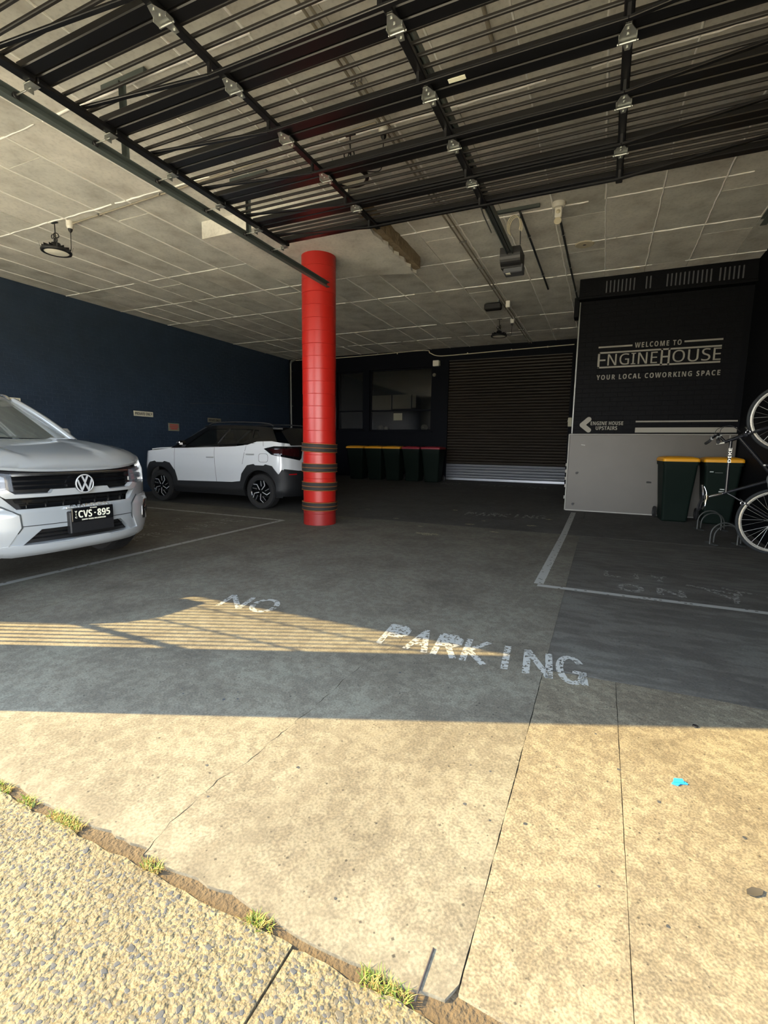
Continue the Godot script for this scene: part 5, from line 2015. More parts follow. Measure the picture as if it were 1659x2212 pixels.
	for s in [1.0, -1.0]:
		# roof rail
		st = nst()
		tube(st, smooth_path([Vector3(-2.12, yt - 0.005, s * 0.62), Vector3(-2.25, yt + 0.055, s * 0.625), Vector3(-2.7, yt + 0.085, s * 0.63), Vector3(-3.2, yt + 0.07, s * 0.625), Vector3(-3.38, yt + 0.0, s * 0.62)], 5), 0.018, 8)
		put(car, "roof_rail", st, "satin_chrome")
		# front pillar
		st = nst()
		var ap := []
		for k in 9:
			var t := k / 8.0
			ap.append(Vector3(lerpf(xb - 0.02, xt - 0.02, t), lerpf(yb - 0.01, yt, t) + 0.025 * sin(PI * t), s * lerpf(wb + 0.045, wt + 0.035, t)))
		tube(st, ap, 0.035, 8)
		put(car, "front_pillar", st, "silver_paint")
		# side glass with pillars left standing
		var side := bilin(Vector3(xb - 0.05, 1.15, s * 0.885), Vector3(-3.42, 1.15, s * 0.885), Vector3(-3.38, yt, s * wt), Vector3(xt - 0.02, yt, s * wt), Vector3.ZERO)
		st = nst()
		patch(st, unit(), [pv([0.10, 0.06, 0.49, 0.06, 0.49, 0.88, 0.05, 0.88]), pv([0.54, 0.06, 0.93, 0.06, 0.91, 0.88, 0.54, 0.88])], side, Vector2(0.11, 0.13), 0.0, 0.02, Vector3(-2.4, 1.2, 0))
		put(car, "door_frame", st, "silver_paint")
		for h in [pv([0.10, 0.06, 0.49, 0.06, 0.49, 0.88, 0.05, 0.88]), pv([0.54, 0.06, 0.93, 0.06, 0.91, 0.88, 0.54, 0.88])]:
			st = nst()
			patch(st, h, [], side, Vector2(0.2, 0.2), -0.008, 0.0, Vector3(-2.4, 1.2, 0))
			put(car, "side_window", st, "glass_dark")
		# mirror
		st = nst()
		box(st, Vector3(-1.80, 1.265, s * 0.99), Vector3(0.08, 0.12, 0.17), 0.035)
		beam(st, Vector3(-1.80, 1.21, s * 0.84), Vector3(-1.80, 1.22, s * 0.95), 0.05, 0.05, 0.01)
		put(car, "door_mirror", st, "silver_light")
		# sill
		st = nst()
		box(st, Vector3(-2.5, 0.33, s * 0.90), Vector3(2.2, 0.06, 0.10), 0.02)
		put(car, "side_step", st, "clad")
		for x in [-0.86, -4.12]:
			wheel(car, Vector3(x, 0.37, s * 0.80), 0.37, 0.25, s, 0)
	# back of the cab and load tray
	st = nst()
	quad(st, Vector3(-3.42, 1.14, 0.87), Vector3(-3.42, 1.14, -0.87), Vector3(-3.39, yt, -wt), Vector3(-3.39, yt, wt), Vector3.LEFT)
	quad(st, Vector3(-3.40, 1.14, 0.87), Vector3(-3.40, 1.14, -0.87), Vector3(-3.37, yt, -wt), Vector3(-3.37, yt, wt), Vector3.RIGHT)
	put(car, "cab_back", st, "silver_paint")
	st = nst()
	box(st, Vector3(-4.18, 0.72, 0), Vector3(1.5, 0.04, 1.74))
	box(st, Vector3(-4.94, 0.92, 0), Vector3(0.04, 0.42, 1.72))
	box(st, Vector3(-3.46, 0.92, 0), Vector3(0.04, 0.42, 1.72))
	put(car, "load_tray", st, "clad")
	# underneath and inside
	st = nst()
	box(st, Vector3(-2.5, 0.36, 0), Vector3(4.5, 0.14, 1.25), 0.03)
	box(st, Vector3(-0.86, 0.62, 0), Vector3(1.15, 0.42, 1.22), 0.05)
	put(car, "underbody", st, "black")
	st = nst()
	box(st, Vector3(-1.52, 1.10, 0), Vector3(0.5, 0.12, 1.56), 0.05)
	box(st, Vector3(-2.4, 0.62, 0), Vector3(2.0, 0.1, 1.7))
	put(car, "dashboard", st, "interior")
	st = nst()
	torus(st, Vector3(-1.84, 1.16, 0.38), Vector3(-0.9, 0.45, 0), 0.185, 0.017, 28, 8)
	beam(st, Vector3(-1.84, 1.16, 0.21), Vector3(-1.84, 1.16, 0.55), 0.03, 0.02)
	put(car, "steering_wheel", st, "black")
	for s in [1.0, -1.0]:
		st = nst()
		box(st, Vector3(-2.42, 1.08, s * 0.38), Vector3(0.16, 0.68, 0.5), 0.07, Basis(Vector3(0, 0, 1), 0.18))
		box(st, Vector3(-2.5, 1.49, s * 0.38), Vector3(0.09, 0.17, 0.27), 0.04)
		put(car, "front_seat", st, "seat")
	st = nst()
	box(st, Vector3(-3.2, 1.05, 0), Vector3(0.18, 0.7, 1.4), 0.07)
	put(car, "rear_seat", st, "seat")
	st = nst()
	tube(st, smooth_path([Vector3(-1.30, 1.20, 0.25), Vector3(-1.52, 1.30, 0.34), Vector3(-1.78, 1.47, 0.46)], 5), 0.010, 6)
	tube(st, smooth_path([Vector3(-1.26, 1.195, -0.30), Vector3(-1.34, 1.225, 0.05), Vector3(-1.36, 1.215, 0.25)], 5), 0.010, 6)
	put(car, "wiper", st, "black")

func crossover() -> void:
	# written nose first; turned half round so that the tail faces the column
	var car := thing("crossover_car", "white crossover car with black roof and cladding parked nose to the left wall", "car", V(-9.42, fl(8.3) * 0.3, 8.40), PI)
	car.scale = Vector3.ONE * 1.069
	var e := Envelope.new(3.86, 0.91, 0.55, 2.8, 0.42, 3.0)
	e.fp = [0.2, 0.09, 0.4, 0.0, 0.7, 0.0, 0.95, 0.04, 1.1, 0.12]
	e.sp = [0.2, 0.06, 0.34, 0.0, 0.5, 0.012, 0.72, 0.0, 0.98, 0.012, 1.1, 0.035, 1.3, 0.085]
	e.rp = [0.2, 0.08, 0.36, 0.0, 0.62, 0.0, 0.75, 0.03, 1.05, 0.06, 1.3, 0.14]
	var f := e.at
	var ctr := Vector3(-1.9, 0.6, 0)
	var cell := Vector2(0.08, 0.07)
	var wf := -0.70
	var wr := -3.20
	var st := nst()
	var X := func(x: float) -> float: return e.u_at_x(x)
	# white shell: nose, sides up to the window line with its kick, tail
	var right := PackedVector2Array([Vector2(0.0, 0.99), Vector2(e.u_at_z(0.6), 0.99), Vector2(X.call(-0.35), 1.01), Vector2(X.call(-1.05), 1.075), Vector2(X.call(-1.10), 1.075), Vector2(X.call(-2.15), 1.105), Vector2(X.call(-2.62), 1.125), Vector2(X.call(-2.90), 1.155), Vector2(X.call(-3.10), 1.215), Vector2(X.call(-3.42), 1.225), Vector2(X.call(-3.62), 1.20), Vector2(e.total(), 1.13), Vector2(e.total(), 0.62)])
	right.append_array(PackedVector2Array([Vector2(X.call(-3.74), 0.62), Vector2(X.call(-3.66), 0.73), Vector2(X.call(-3.58), 0.60), Vector2(X.call(-3.56), 0.44), Vector2(X.call(-2.8), 0.47), Vector2(X.call(-2.6), 0.455), Vector2(X.call(-1.15), 0.425), Vector2(X.call(-0.3), 0.44), Vector2(0.0, 0.44)]))
	var holes := []
	for s in [1.0, -1.0]:
		for w in [wf, wr]:
			var c := PackedVector2Array()
			var uc := e.u_at_x(w)
			for q in [[-0.46, 0.0], [-0.46, 0.42], [-0.40, 0.62], [-0.27, 0.77], [-0.14, 0.80], [-0.11, 0.782], [0.11, 0.782], [0.14, 0.80], [0.27, 0.77], [0.40, 0.62], [0.46, 0.42], [0.46, 0.0]]:
				c.append(Vector2((uc + q[0]) * s, q[1]))
			holes.append(c)
	for s in [1.0, -1.0]:
		st = nst()
		var half := right if s > 0 else mirror(right)
		patch(st, half, holes, f, cell, 0.0, 0.03, ctr)
		put(car, "side_panel", st, "white_paint")
	# cladding: sills and arches, bumpers
	for s in [1.0, -1.0]:
		for w in [wf, wr]:
			var uc := e.u_at_x(w)
			var o := PackedVector2Array()
			for q in [[-0.475, 0.22], [-0.475, 0.42], [-0.41, 0.63], [-0.275, 0.785], [-0.135, 0.812], [-0.10, 0.79], [0.10, 0.79], [0.135, 0.812], [0.275, 0.785], [0.41, 0.63], [0.475, 0.42], [0.475, 0.22]]:
				o.append(Vector2((uc + q[0]) * s, q[1]))
			var inner := PackedVector2Array()
			for k in 25:
				var a := PI * k / 24.0
				inner.append(Vector2((uc + 0.365 * cos(a)) * s, 0.34 + 0.365 * sin(a)))
			inner.append(Vector2((uc - 0.365) * s, 0.0))
			inner.append(Vector2((uc + 0.365) * s, 0.0))
			st = nst()
			patch(st, o, [inner], f, Vector2(0.05, 0.05), 0.014, 0.05, ctr)
			put(car, "arch_cladding", st, "clad")
		st = nst()
		patch(st, PackedVector2Array([Vector2(X.call(wf - 0.40) * s, 0.22), Vector2(X.call(wr + 0.40) * s, 0.22), Vector2(X.call(wr + 0.44) * s, 0.49), Vector2(X.call(-2.55) * s, 0.465), Vector2(X.call(-1.2) * s, 0.44), Vector2(X.call(wf - 0.44) * s, 0.43)]), [], f, cell, 0.010, 0.06, ctr)
		put(car, "sill_cladding", st, "clad")
		# bumper at the tail
		var rb := PackedVector2Array([Vector2(X.call(-3.54) * s, 0.25), Vector2(e.total() * s, 0.22), Vector2(e.total() * s, 0.70), Vector2(X.call(-3.82) * s, 0.70), Vector2(X.call(-3.69) * s, 0.735), Vector2(X.call(-3.60) * s, 0.64)])
		st = nst()
		patch(st, rb, [], f, cell, 0.012, 0.05, ctr)
		put(car, "rear_bumper", st, "clad")
		st = nst()
		patch(st, PackedVector2Array([Vector2(X.call(-3.74) * s, 0.628), Vector2((e.u_at_x(-3.74) + 0.17) * s, 0.628), Vector2((e.u_at_x(-3.74) + 0.16) * s, 0.65), Vector2(X.call(-3.745) * s, 0.645)]), [], f, Vector2(0.05, 0.05), 0.018, 0.01, ctr)
		put(car, "reflector", st, "tail_red")
		# tail lamp: dark blade that hooks downward, joined by a dark bar
		st = nst()
		patch(st, PackedVector2Array([Vector2(X.call(-3.28) * s, 1.09), Vector2(X.call(-3.50) * s, 1.135), Vector2(e.total() * s, 1.13), Vector2(e.total() * s, 1.075), Vector2((e.total() - 0.42) * s, 1.06), Vector2((e.total() - 0.47) * s, 0.92), Vector2((e.total() - 0.52) * s, 0.885), Vector2(X.call(-3.46) * s, 0.985)]), [], f, Vector2(0.05, 0.05), 0.006, 0.02, ctr)
		var tl := put(car, "tail_lamp", st, "black_gloss")
		st = nst()
		patch(st, PackedVector2Array([Vector2(X.call(-3.38) * s, 1.085), Vector2((e.total() - 0.50) * s, 1.10), Vector2((e.total() - 0.52) * s, 0.94), Vector2(X.call(-3.50) * s, 1.01)]), [], f, Vector2(0.05, 0.05), 0.009, 0.0, ctr)
		put(tl, "lamp_glass", st, "tail_smoke")
		# shut lines, handles, fuel flap
		for l in [[-1.10, 0.44, -1.10, 1.07], [-2.17, 0.45, -2.12, 1.10], [-2.80, 0.80, -2.87, 1.14], [-3.24, 1.22, -3.26, 1.13]]:
			st = nst()
			patch(st, PackedVector2Array([Vector2(X.call(l[0]) * s, l[1]), Vector2((X.call(l[0]) + 0.007) * s, l[1]), Vector2((X.call(l[2]) + 0.007) * s, l[3]), Vector2(X.call(l[2]) * s, l[3])]), [], f, Vector2(0.05, 0.1), 0.0012, 0.0, ctr)
			put(car, "shut_line", st, "dark_metal")
		for h in [[-2.04, 0.915], [-2.99, 0.985]]:
			var hp: Vector3 = f.call(Vector2(X.call(h[0]) * s, h[1]))
			st = nst()
			box(st, hp + Vector3(0, 0, 0.018 * s), Vector3(0.19, 0.026, 0.02), 0.008)
			put(car, "door_handle", st, "silver_light")
		st = nst()
		var fo := PackedVector2Array()
		for k in 20:
			var a := TAU * k / 20
			fo.append(Vector2((X.call(-3.28) + 0.105 * signf(cos(a)) * pow(absf(cos(a)), 0.5)) * s, 0.925 + 0.08 * signf(sin(a)) * pow(absf(sin(a)), 0.5)))
		var fi := PackedVector2Array()
		for p in fo:
			fi.append(Vector2(X.call(-3.28) * s, 0.925) + (p - Vector2(X.call(-3.28) * s, 0.925)) * 0.93)
		if s > 0:
			patch(st, fo, [fi], f, Vector2(0.05, 0.05), 0.0015, 0.0, ctr)
		else:
			patch(st, fo, [fi], f, Vector2(0.05, 0.05), 0.0015, 0.0, ctr)
		put(car, "fuel_flap_edge", st, "dark_metal")
		for w in [wf, wr]:
			wheel(car, Vector3(w, 0.315, s * 0.795), 0.315, 0.22, s, 1)
		# glasshouse side: black frame, dark glass
		var side := bilin(Vector3(-0.95, 1.06, s * 0.87), Vector3(-3.55, 1.19, s * 0.83), Vector3(-3.28, 1.47, s * 0.62), Vector3(-1.78, 1.50, s * 0.65), Vector3(0, 0.03, s * 0.03))
		var w1 := pv([0.14, 0.10, 0.44, 0.06, 0.40, 0.82, 0.10, 0.84])
		var w2 := pv([0.47, 0.06, 0.70, 0.05, 0.755, 0.20, 0.75, 0.80, 0.43, 0.82])
		var w3 := pv([0.78, 0.30, 0.86, 0.36, 0.82, 0.78, 0.77, 0.80])
		st = nst()
		patch(st, unit(), [w1, w2, w3], side, Vector2(0.09, 0.12), 0.0, 0.03, Vector3(-2.2, 1.1, 0))
		put(car, "window_frame", st, "black_gloss")
		for w in [w1, w2, w3]:
			st = nst()
			patch(st, w, [], side, Vector2(0.15, 0.2), -0.010, 0.0, Vector3(-2.2, 1.1, 0))
			put(car, "side_window", st, "glass_dark")
		st = nst()
		box(st, Vector3(-1.42, 1.16, s * 1.0), Vector3(0.15, 0.12, 0.17), 0.04)
		put(car, "door_mirror", st, "black_gloss")
		st = nst()
		box(st, Vector3(-1.42, 1.185, s * 1.085), Vector3(0.09, 0.03, 0.02), 0.006)
		put(car, "mirror_lamp", st, "chrome")
		st = nst()
		tube(st, smooth_path([Vector3(-1.75, 1.53, s * 0.60), Vector3(-1.95, 1.575, s * 0.60), Vector3(-2.6, 1.58, s * 0.60), Vector3(-3.15, 1.55, s * 0.60), Vector3(-3.3, 1.50, s * 0.60)], 5), 0.014, 6)
		put(car, "roof_rail", st, "clad")
	# roof, spoiler, windscreen, rear window, hood
	var roof := func(p: Vector2) -> Vector3:
		var t := clampf((-p.x - 1.7) / 1.7, 0.0, 1.0)
		return Vector3(p.x, lerpf(1.505, 1.465, t) + 0.04 * sin(PI * clampf(t * 0.9 + 0.1, 0, 1)) + 0.015 * (1.0 - pow(absf(p.y) / 0.67, 2.0)), p.y)
	st = nst()
	patch(st, pv([-1.70, -0.66, -1.62, 0.0, -1.70, 0.66, -3.30, 0.63, -3.46, 0.55, -3.50, 0.0, -3.46, -0.55, -3.30, -0.63]), [], roof, Vector2(0.12, 0.1), 0.0, 0.03, Vector3(-2.4, 0.8, 0))
	put(car, "roof", st, "black_gloss")
	st = nst()
	patch(st, unit(), [], bilin(Vector3(-0.98, 1.075, 0.80), Vector3(-0.98, 1.075, -0.80), Vector3(-1.70, 1.50, -0.65), Vector3(-1.70, 1.50, 0.65), Vector3(0.16, 0.01, 0)), Vector2(0.1, 0.15), 0.0, 0.0, Vector3(-2.2, 0.9, 0))
	put(car, "windscreen", st, "glass_dark")
	st = nst()
	patch(st, unit(), [], bilin(Vector3(-3.75, 1.15, -0.72), Vector3(-3.75, 1.15, 0.72), Vector3(-3.40, 1.46, 0.56), Vector3(-3.40, 1.46, -0.56), Vector3(-0.12, 0.02, 0)), Vector2(0.1, 0.15), 0.0, 0.0, Vector3(-2.2, 0.9, 0))
	put(car, "rear_window", st, "black_gloss")
	st = nst()
	patch(st, pv([-0.06, -0.55, -0.02, 0.0, -0.06, 0.55, -0.42, 0.84, -1.0, 0.86, -0.88, 0.0, -1.0, -0.86, -0.42, -0.84]), [], func(p: Vector2) -> Vector3: return Vector3(p.x, lerpf(0.985, 1.085, 1.0 - pow(1.0 - clampf(-p.x / 1.0, 0.0, 1.0), 2.0)) + 0.03 * (1.0 - pow(absf(p.y) / 0.86, 4.0)), p.y), Vector2(0.1, 0.1), 0.0, 0.02, Vector3(-0.5, 0.3, 0))
	put(car, "hood", st, "white_paint")
	# name on the tailgate and the body between the wheels
	var tb := Basis(Vector3(0, 0, 1), Vector3.UP, Vector3.LEFT)
	var tp: Vector3 = f.call(Vector2(-(e.total() - 0.30), 1.03))
	lettering(car, "name_badge", "MAHINDRA", tp + Vector3(-0.006, 0, 0), 0.20, 0.020, 0.003, tb, "dark_metal")
	st = nst()
	box(st, Vector3(-1.95, 0.42, 0), Vector3(3.3, 0.3, 1.3), 0.04)
	box(st, Vector3(wf, 0.55, 0), Vector3(0.8, 0.4, 1.25), 0.04)
	box(st, Vector3(wr, 0.55, 0), Vector3(0.8, 0.4, 1.25), 0.04)
	put(car, "underbody", st, "black")
	st = nst()
	patch(st, PackedVector2Array([Vector2(-e.u_at_z(0.85), 0.22), Vector2(e.u_at_z(0.85), 0.22), Vector2(e.u_at_z(0.85), 0.46), Vector2(-e.u_at_z(0.85), 0.46)]), [], f, cell, 0.008, 0.04, ctr)
	put(car, "front_bumper", st, "clad")
	for s in [1.0, -1.0]:
		st = nst()
		box(st, Vector3(-1.95, 0.95, s * 0.37), Vector3(0.16, 0.62, 0.48), 0.07, Basis(Vector3(0, 0, 1), 0.2))
		box(st, Vector3(-2.03, 1.33, s * 0.37), Vector3(0.09, 0.16, 0.25), 0.04)
		put(car, "front_seat", st, "seat")
# ------------------------------------------------------------------ wheelie bins
func make_bin(label: String, lid: String, at: Vector3, turn: float, group: String) -> Node3D:
	var o := thing("wheelie_bin", label, "bin", at, turn, group)
	# body: tapered square tub, front towards local +z
	var st := nst()
	var lv := [[0.0, 0.205, 0.20], [0.02, 0.215, 0.215], [0.30, 0.232, 0.24], [0.86, 0.272, 0.315], [0.93, 0.276, 0.32]]
	var ring := func(y: float, hx: float, hz: float) -> Array:
		var r := []
		var c := 0.045
		for q in [[1, 1], [-1, 1], [-1, -1], [1, -1]]:
			var a0: float = {"11": 0.0, "-11": PI / 2, "-1-1": PI, "1-1": -PI / 2}["%d%d" % q]
			for k in 5:
				var a := a0 + PI / 2 * k / 4.0
				r.append(Vector3(q[0] * (hx - c) + c * cos(a), y, q[1] * (hz - c) + c * sin(a) + (0.315 - hz) * -0.35))
		return r
	var prev: Array = ring.call(lv[0][0], lv[0][1], lv[0][2])
	var n := prev.size()
	for k in range(1, n - 1):
		tri(st, prev[0], prev[k], prev[k + 1], Vector3.DOWN)
	for i in range(1, lv.size()):
		var cur: Array = ring.call(lv[i][0], lv[i][1], lv[i][2])
		for k in n:
			var q := (k + 1) % n
			quad(st, prev[k], prev[q], cur[q], cur[k], (prev[k] + prev[q]) * Vector3(1, 0, 1))
		prev = cur
	put(o, "body", st, "bin_green")
	st = nst()
	var ra: Array = ring.call(0.93, 0.292, 0.335)
	var rb: Array = ring.call(0.985, 0.292, 0.335)
	for k in n:
		var q := (k + 1) % n
		quad(st, ra[k], ra[q], rb[q], rb[k], ra[k] * Vector3(1, 0, 1))
		tri(st, ra[k], ra[q], Vector3(0, 0.93, 0), Vector3.DOWN)
		tri(st, rb[k], rb[q], Vector3(0, 0.985, 0), Vector3.UP)
	put(o, "rim", st, "bin_green")
	# lid: shallow domed lid that overhangs the front
	st = nst()
	var l0: Array = ring.call(0.985, 0.300, 0.345)
	var l1: Array = ring.call(1.025, 0.300, 0.345)
	var l2: Array = ring.call(1.045, 0.28, 0.325)
	var l3: Array = ring.call(1.065, 0.20, 0.24)
	for k in n:
		var q := (k + 1) % n
		quad(st, l0[k], l0[q], l1[q], l1[k], l0[k] * Vector3(1, 0, 1))
		quad(st, l1[k], l1[q], l2[q], l2[k], l1[k] * Vector3(1, 0, 1) + Vector3(0, 0.4, 0))
		quad(st, l2[k], l2[q], l3[q], l3[k], Vector3.UP)
		tri(st, l3[k], l3[q], Vector3(0, 1.07, 0), Vector3.UP)
		tri(st, l0[k], l0[q], Vector3(0, 0.985, 0), Vector3.DOWN)
	put(o, "lid", st, lid)
	st = nst()
	for s in [-1, 1]:
		rod(st, Vector3(s * 0.12, 1.0, -0.37), Vector3(s * 0.28, 1.0, -0.37), 0.016)
		box(st, Vector3(s * 0.25, 0.965, -0.36), Vector3(0.05, 0.09, 0.07), 0.01)
	put(o, "handle", st, "bin_green")
	st = nst()
	rod(st, Vector3(-0.27, 0.10, -0.27), Vector3(0.27, 0.10, -0.27), 0.012)
	put(o, "axle", st, "dark_metal")
	for s in [-1.0, 1.0]:
		st = nst()
		disc(st, Vector3(s * 0.265, 0.10, -0.27), Vector3.RIGHT, 0.10, 0.05, 24, 0.012)
		var w := put(o, "wheel", st, "rubber")
		st = nst()
		disc(st, Vector3(s * 0.285, 0.10, -0.27), Vector3.RIGHT, 0.05, 0.03, 16, 0.006)
		put(w, "hub", st, "dark_metal")
	# stamped council mark on the front: a little arch over a line
	st = nst()
	for p: PackedVector2Array in Geometry2D.offset_polyline(circle(Vector2(0, 0.70), 0.055, 12, 0.35, PI - 0.35), 0.006):
		prism(st, p, 0, 0.004, Transform3D(Basis(), Vector3(0, 0, 0.268)))
	box(st, Vector3(0, 0.69, 0.268), Vector3(0.10, 0.012, 0.006))
	box(st, Vector3(0, 0.66, 0.263), Vector3(0.05, 0.02, 0.006))
	put(o, "stamped_mark", st, "print")
	return o

func bins() -> void:
	var g := "bins along the back wall"
	var b := make_bin("dark green bin with yellow lid, farthest left of the back row", "lid_yellow", V(-7.18, fl(13.75), 13.85), 0.06, g)
	var lb := ["", "dark green bin with yellow lid, second from the red column in the back row", "dark green yellow-lidded bin in the middle of the back row, beside the red lids", "dark green bin with dark red lid, next to the yellow lids", "dark green bin with dark red lid, nearest to the roller door"]
	for k in range(1, 5):
		var c := copy(b, lb[k], V(-7.18 + 0.635 * k, fl(13.75), 13.85 + 0.06 * (k % 2)), [0.06, 0.02, 0.05, -0.02, 0.03][k])
		if k > 2:
			(c.get_node("lid") as MeshInstance3D).material_override = M["lid_red"]
	var z := 9.41
	b = make_bin("dark green bin with yellow lid before the grey cabinet, left of two", "lid_yellow", V(1.165, fl(z), z), 0.06, "bins before the cabinet")
	b.scale = Vector3(0.89, 1.02, 0.95)
	var c := copy(b, "dark green bin with yellow lid and stickers, behind the bicycle's saddle", V(1.77, fl(z), z - 0.02), -0.03)
	c.scale = Vector3(0.89, 1.02, 0.95)
	var st := nst()
	box(st, Vector3(-0.17, 0.86, 0.310), Vector3(0.055, 0.06, 0.004))
	put(c, "sticker", st, "print")
	st = nst()
	box(st, Vector3(-0.06, 0.84, 0.307), Vector3(0.12, 0.035, 0.004))
	put(c, "faded_sticker", st, "gal_dull")
	for k in 4:
		st = nst()
		box(st, Vector3([0.02, 0.02, 0.02, 0.02][k], [0.665, 0.635, 0.565, 0.53][k], 0.268 + 0.00), Vector3([0.14, 0.24, 0.07, 0.10][k], 0.016, 0.006), 0.0, Basis(Vector3.RIGHT, -0.06))
		put(c, "printed_line", st, "print")

# ------------------------------------------------------------------ bicycle hung upright on the right wall
func bicycle() -> void:
	var base := V(1.65, 0.543, 6.0)
	var o := thing("bicycle", "black bicycle with silver rims hung upright by its front wheel on the right wall", "bicycle", base)
	var P := func(f: float, h: float, w: float) -> Vector3: return Vector3(-h, f, -w)     # f: from rear hub towards the front, h: up from the hubs, w: sideways
	var wheels := [[0.0, 0.0, 0.0], [1.037, 0.0, 0.0]]
	for q in wheels:
		var c: Vector3 = P.call(q[0], q[1], 0.0)
		var st := nst()
		torus(st, c, Vector3(0, 0, 1), 0.325, 0.0165, 64, 8)
		var t := put(o, "rear_wheel" if q[0] == 0.0 else "front_wheel", st, "tyre_bike")
		st = nst()
		lathe(st, [Vector2(0.287, -0.010), Vector2(0.300, -0.012), Vector2(0.314, -0.011), Vector2(0.314, 0.011), Vector2(0.300, 0.012), Vector2(0.287, 0.010), Vector2(0.287, -0.010)], 64, along(c, Vector3(0, 0, 1)))
		put(t, "rim", st, "rim_silver")
		st = nst()
		rod(st, c + Vector3(0, 0, -0.045), c + Vector3(0, 0, 0.045), 0.018, 12)
		disc(st, c + Vector3(0, 0, 0.03), Vector3(0, 0, 1), 0.028, 0.005, 14)
		disc(st, c + Vector3(0, 0, -0.03), Vector3(0, 0, 1), 0.028, 0.005, 14)
		rod(st, c + Vector3(0, 0, -0.07), c + Vector3(0, 0, 0.07), 0.005, 8)
		put(t, "hub", st, "gal_dull")
		for k in 28:
			var a := TAU * k / 28
			var s := 1.0 if k % 2 == 0 else -1.0
			var b := a + (0.9 if k % 4 < 2 else -0.9)
			st = nst()
			rod(st, c + Vector3(cos(b) * 0.026, sin(b) * 0.026, 0.03 * s), c + Vector3(cos(a) * 0.29, sin(a) * 0.29, 0.0), 0.0014, 5)
			put(t, "spoke", st, "spoke")
	# frame
	var head_t: Vector3 = P.call(0.808, 0.475, 0)
	var head_b: Vector3 = P.call(0.858, 0.355, 0)
	var cl: Vector3 = P.call(0.275, 0.445, 0)
	var bb: Vector3 = P.call(0.43, 0.045, 0)
	var tubes := [["head_tube", head_t, head_b, 0.019], ["top_tube", P.call(0.818, 0.452, 0), cl, 0.0155], ["down_tube", P.call(0.845, 0.385, 0), bb, 0.018], ["seat_tube", bb, P.call(0.262, 0.475, 0), 0.016]]
	for t in tubes:
		var st := nst()
		rod(st, t[1], t[2], t[3], 14)
		put(o, t[0], st, "bike_black")
	for s in [-1.0, 1.0]:
		var st := nst()
		tube(st, [bb, P.call(0.33, 0.03, 0.03 * s), P.call(0.0, 0.0, 0.062 * s)], 0.009, 8)
		put(o, "chain_stay", st, "bike_black")
		st = nst()
		tube(st, [cl, P.call(0.24, 0.385, 0.03 * s), P.call(0.0, 0.0, 0.062 * s)], 0.0075, 8)
		put(o, "seat_stay", st, "bike_black")
		st = nst()
		tube(st, smooth_path([head_b, P.call(0.872, 0.335, 0.045 * s), P.call(0.905, 0.25, 0.05 * s), P.call(0.975, 0.09, 0.052 * s), P.call(1.037, 0.0, 0.054 * s)], 5), 0.0125, 8)
		put(o, "fork_leg", st, "bike_black")
	var st := nst()
	box(st, P.call(0.868, 0.338, 0), Vector3(0.045, 0.05, 0.13), 0.015)
	put(o, "fork_crown", st, "bike_black")
	# lettering down the top tube, on a pale band
	var tb_d: Vector3 = (P.call(0.818, 0.452, 0) - cl).normalized()
	var tb := Basis(tb_d, Vector3(0, 0, 1).cross(tb_d), Vector3(0, 0, 1))
	lettering(o, "tube_lettering", "DIKE", cl + tb_d * 0.385 + Vector3(0, 0, 0.0155), 0.15, 0.028, 0.004, tb, "plastic_white")
	# stem, bar, grips, levers
	st = nst()
	rod(st, head_t, P.call(0.795, 0.505, 0), 0.016, 12)
	rod(st, P.call(0.798, 0.500, 0), P.call(0.868, 0.565, 0), 0.014, 12)
	put(o, "stem", st, "bike_black")
	st = nst()
	tube(st, smooth_path([P.call(0.80, 0.605, 0.29), P.call(0.845, 0.585, 0.12), P.call(0.868, 0.567, 0.03), P.call(0.868, 0.567, -0.03), P.call(0.845, 0.585, -0.12), P.call(0.80, 0.605, -0.29)], 5), 0.011, 10)
	put(o, "handlebar", st, "bike_black")
	for s in [-1.0, 1.0]:
		st = nst()
		rod(st, P.call(0.812, 0.60, 0.19 * s), P.call(0.785, 0.615, 0.31 * s), 0.016, 12)
		put(o, "grip", st, "rubber")
		st = nst()
		box(st, P.call(0.835, 0.59, 0.15 * s), Vector3(0.03, 0.035, 0.03), 0.006)
		tube(st, smooth_path([P.call(0.84, 0.58, 0.15 * s), P.call(0.868, 0.575, 0.19 * s), P.call(0.855, 0.59, 0.27 * s)], 4), 0.006, 6)
		put(o, "brake_lever", st, "gal_dull")
		st = nst()
		tube(st, smooth_path([P.call(0.84, 0.58, 0.14 * s), P.call(0.93, 0.56, 0.10 * s), P.call(0.96, 0.46, 0.03 * s), P.call(0.90, 0.38, 0.0)], 5), 0.0028, 5)
		put(o, "brake_cable", st, "black")
	# white bell bracket below the bar
	st = nst()
	tube(st, [P.call(0.845, 0.572, -0.10), P.call(0.775, 0.585, -0.10), P.call(0.788, 0.525, -0.09)], 0.009, 8)
	put(o, "bar_bracket", st, "plastic_white")
	# brakes
	for q in [[0.893, 0.325, "front_brake"], [0.175, 0.30, "rear_brake"]]:
		st = nst()
		var c: Vector3 = P.call(q[0], q[1], -0.045)
		torus(st, c, Vector3(0.1, 0.1, 1), 0.019, 0.006, 18, 6)
		tube(st, [c + Vector3(0.0, 0.02, 0), c + Vector3(-0.03, 0.05, 0.02), c + Vector3(-0.02, 0.03, 0.05)], 0.006, 6)
		put(o, q[2], st, "chrome")
	# seat post and saddle
	var sp0: Vector3 = P.call(0.262, 0.475, 0)
	var sp1: Vector3 = P.call(0.215, 0.61, 0)
	st = nst()
	rod(st, sp0, sp1, 0.0135, 12)
	put(o, "seat_post", st, "chrome")
	st = nst()
	var secs := []
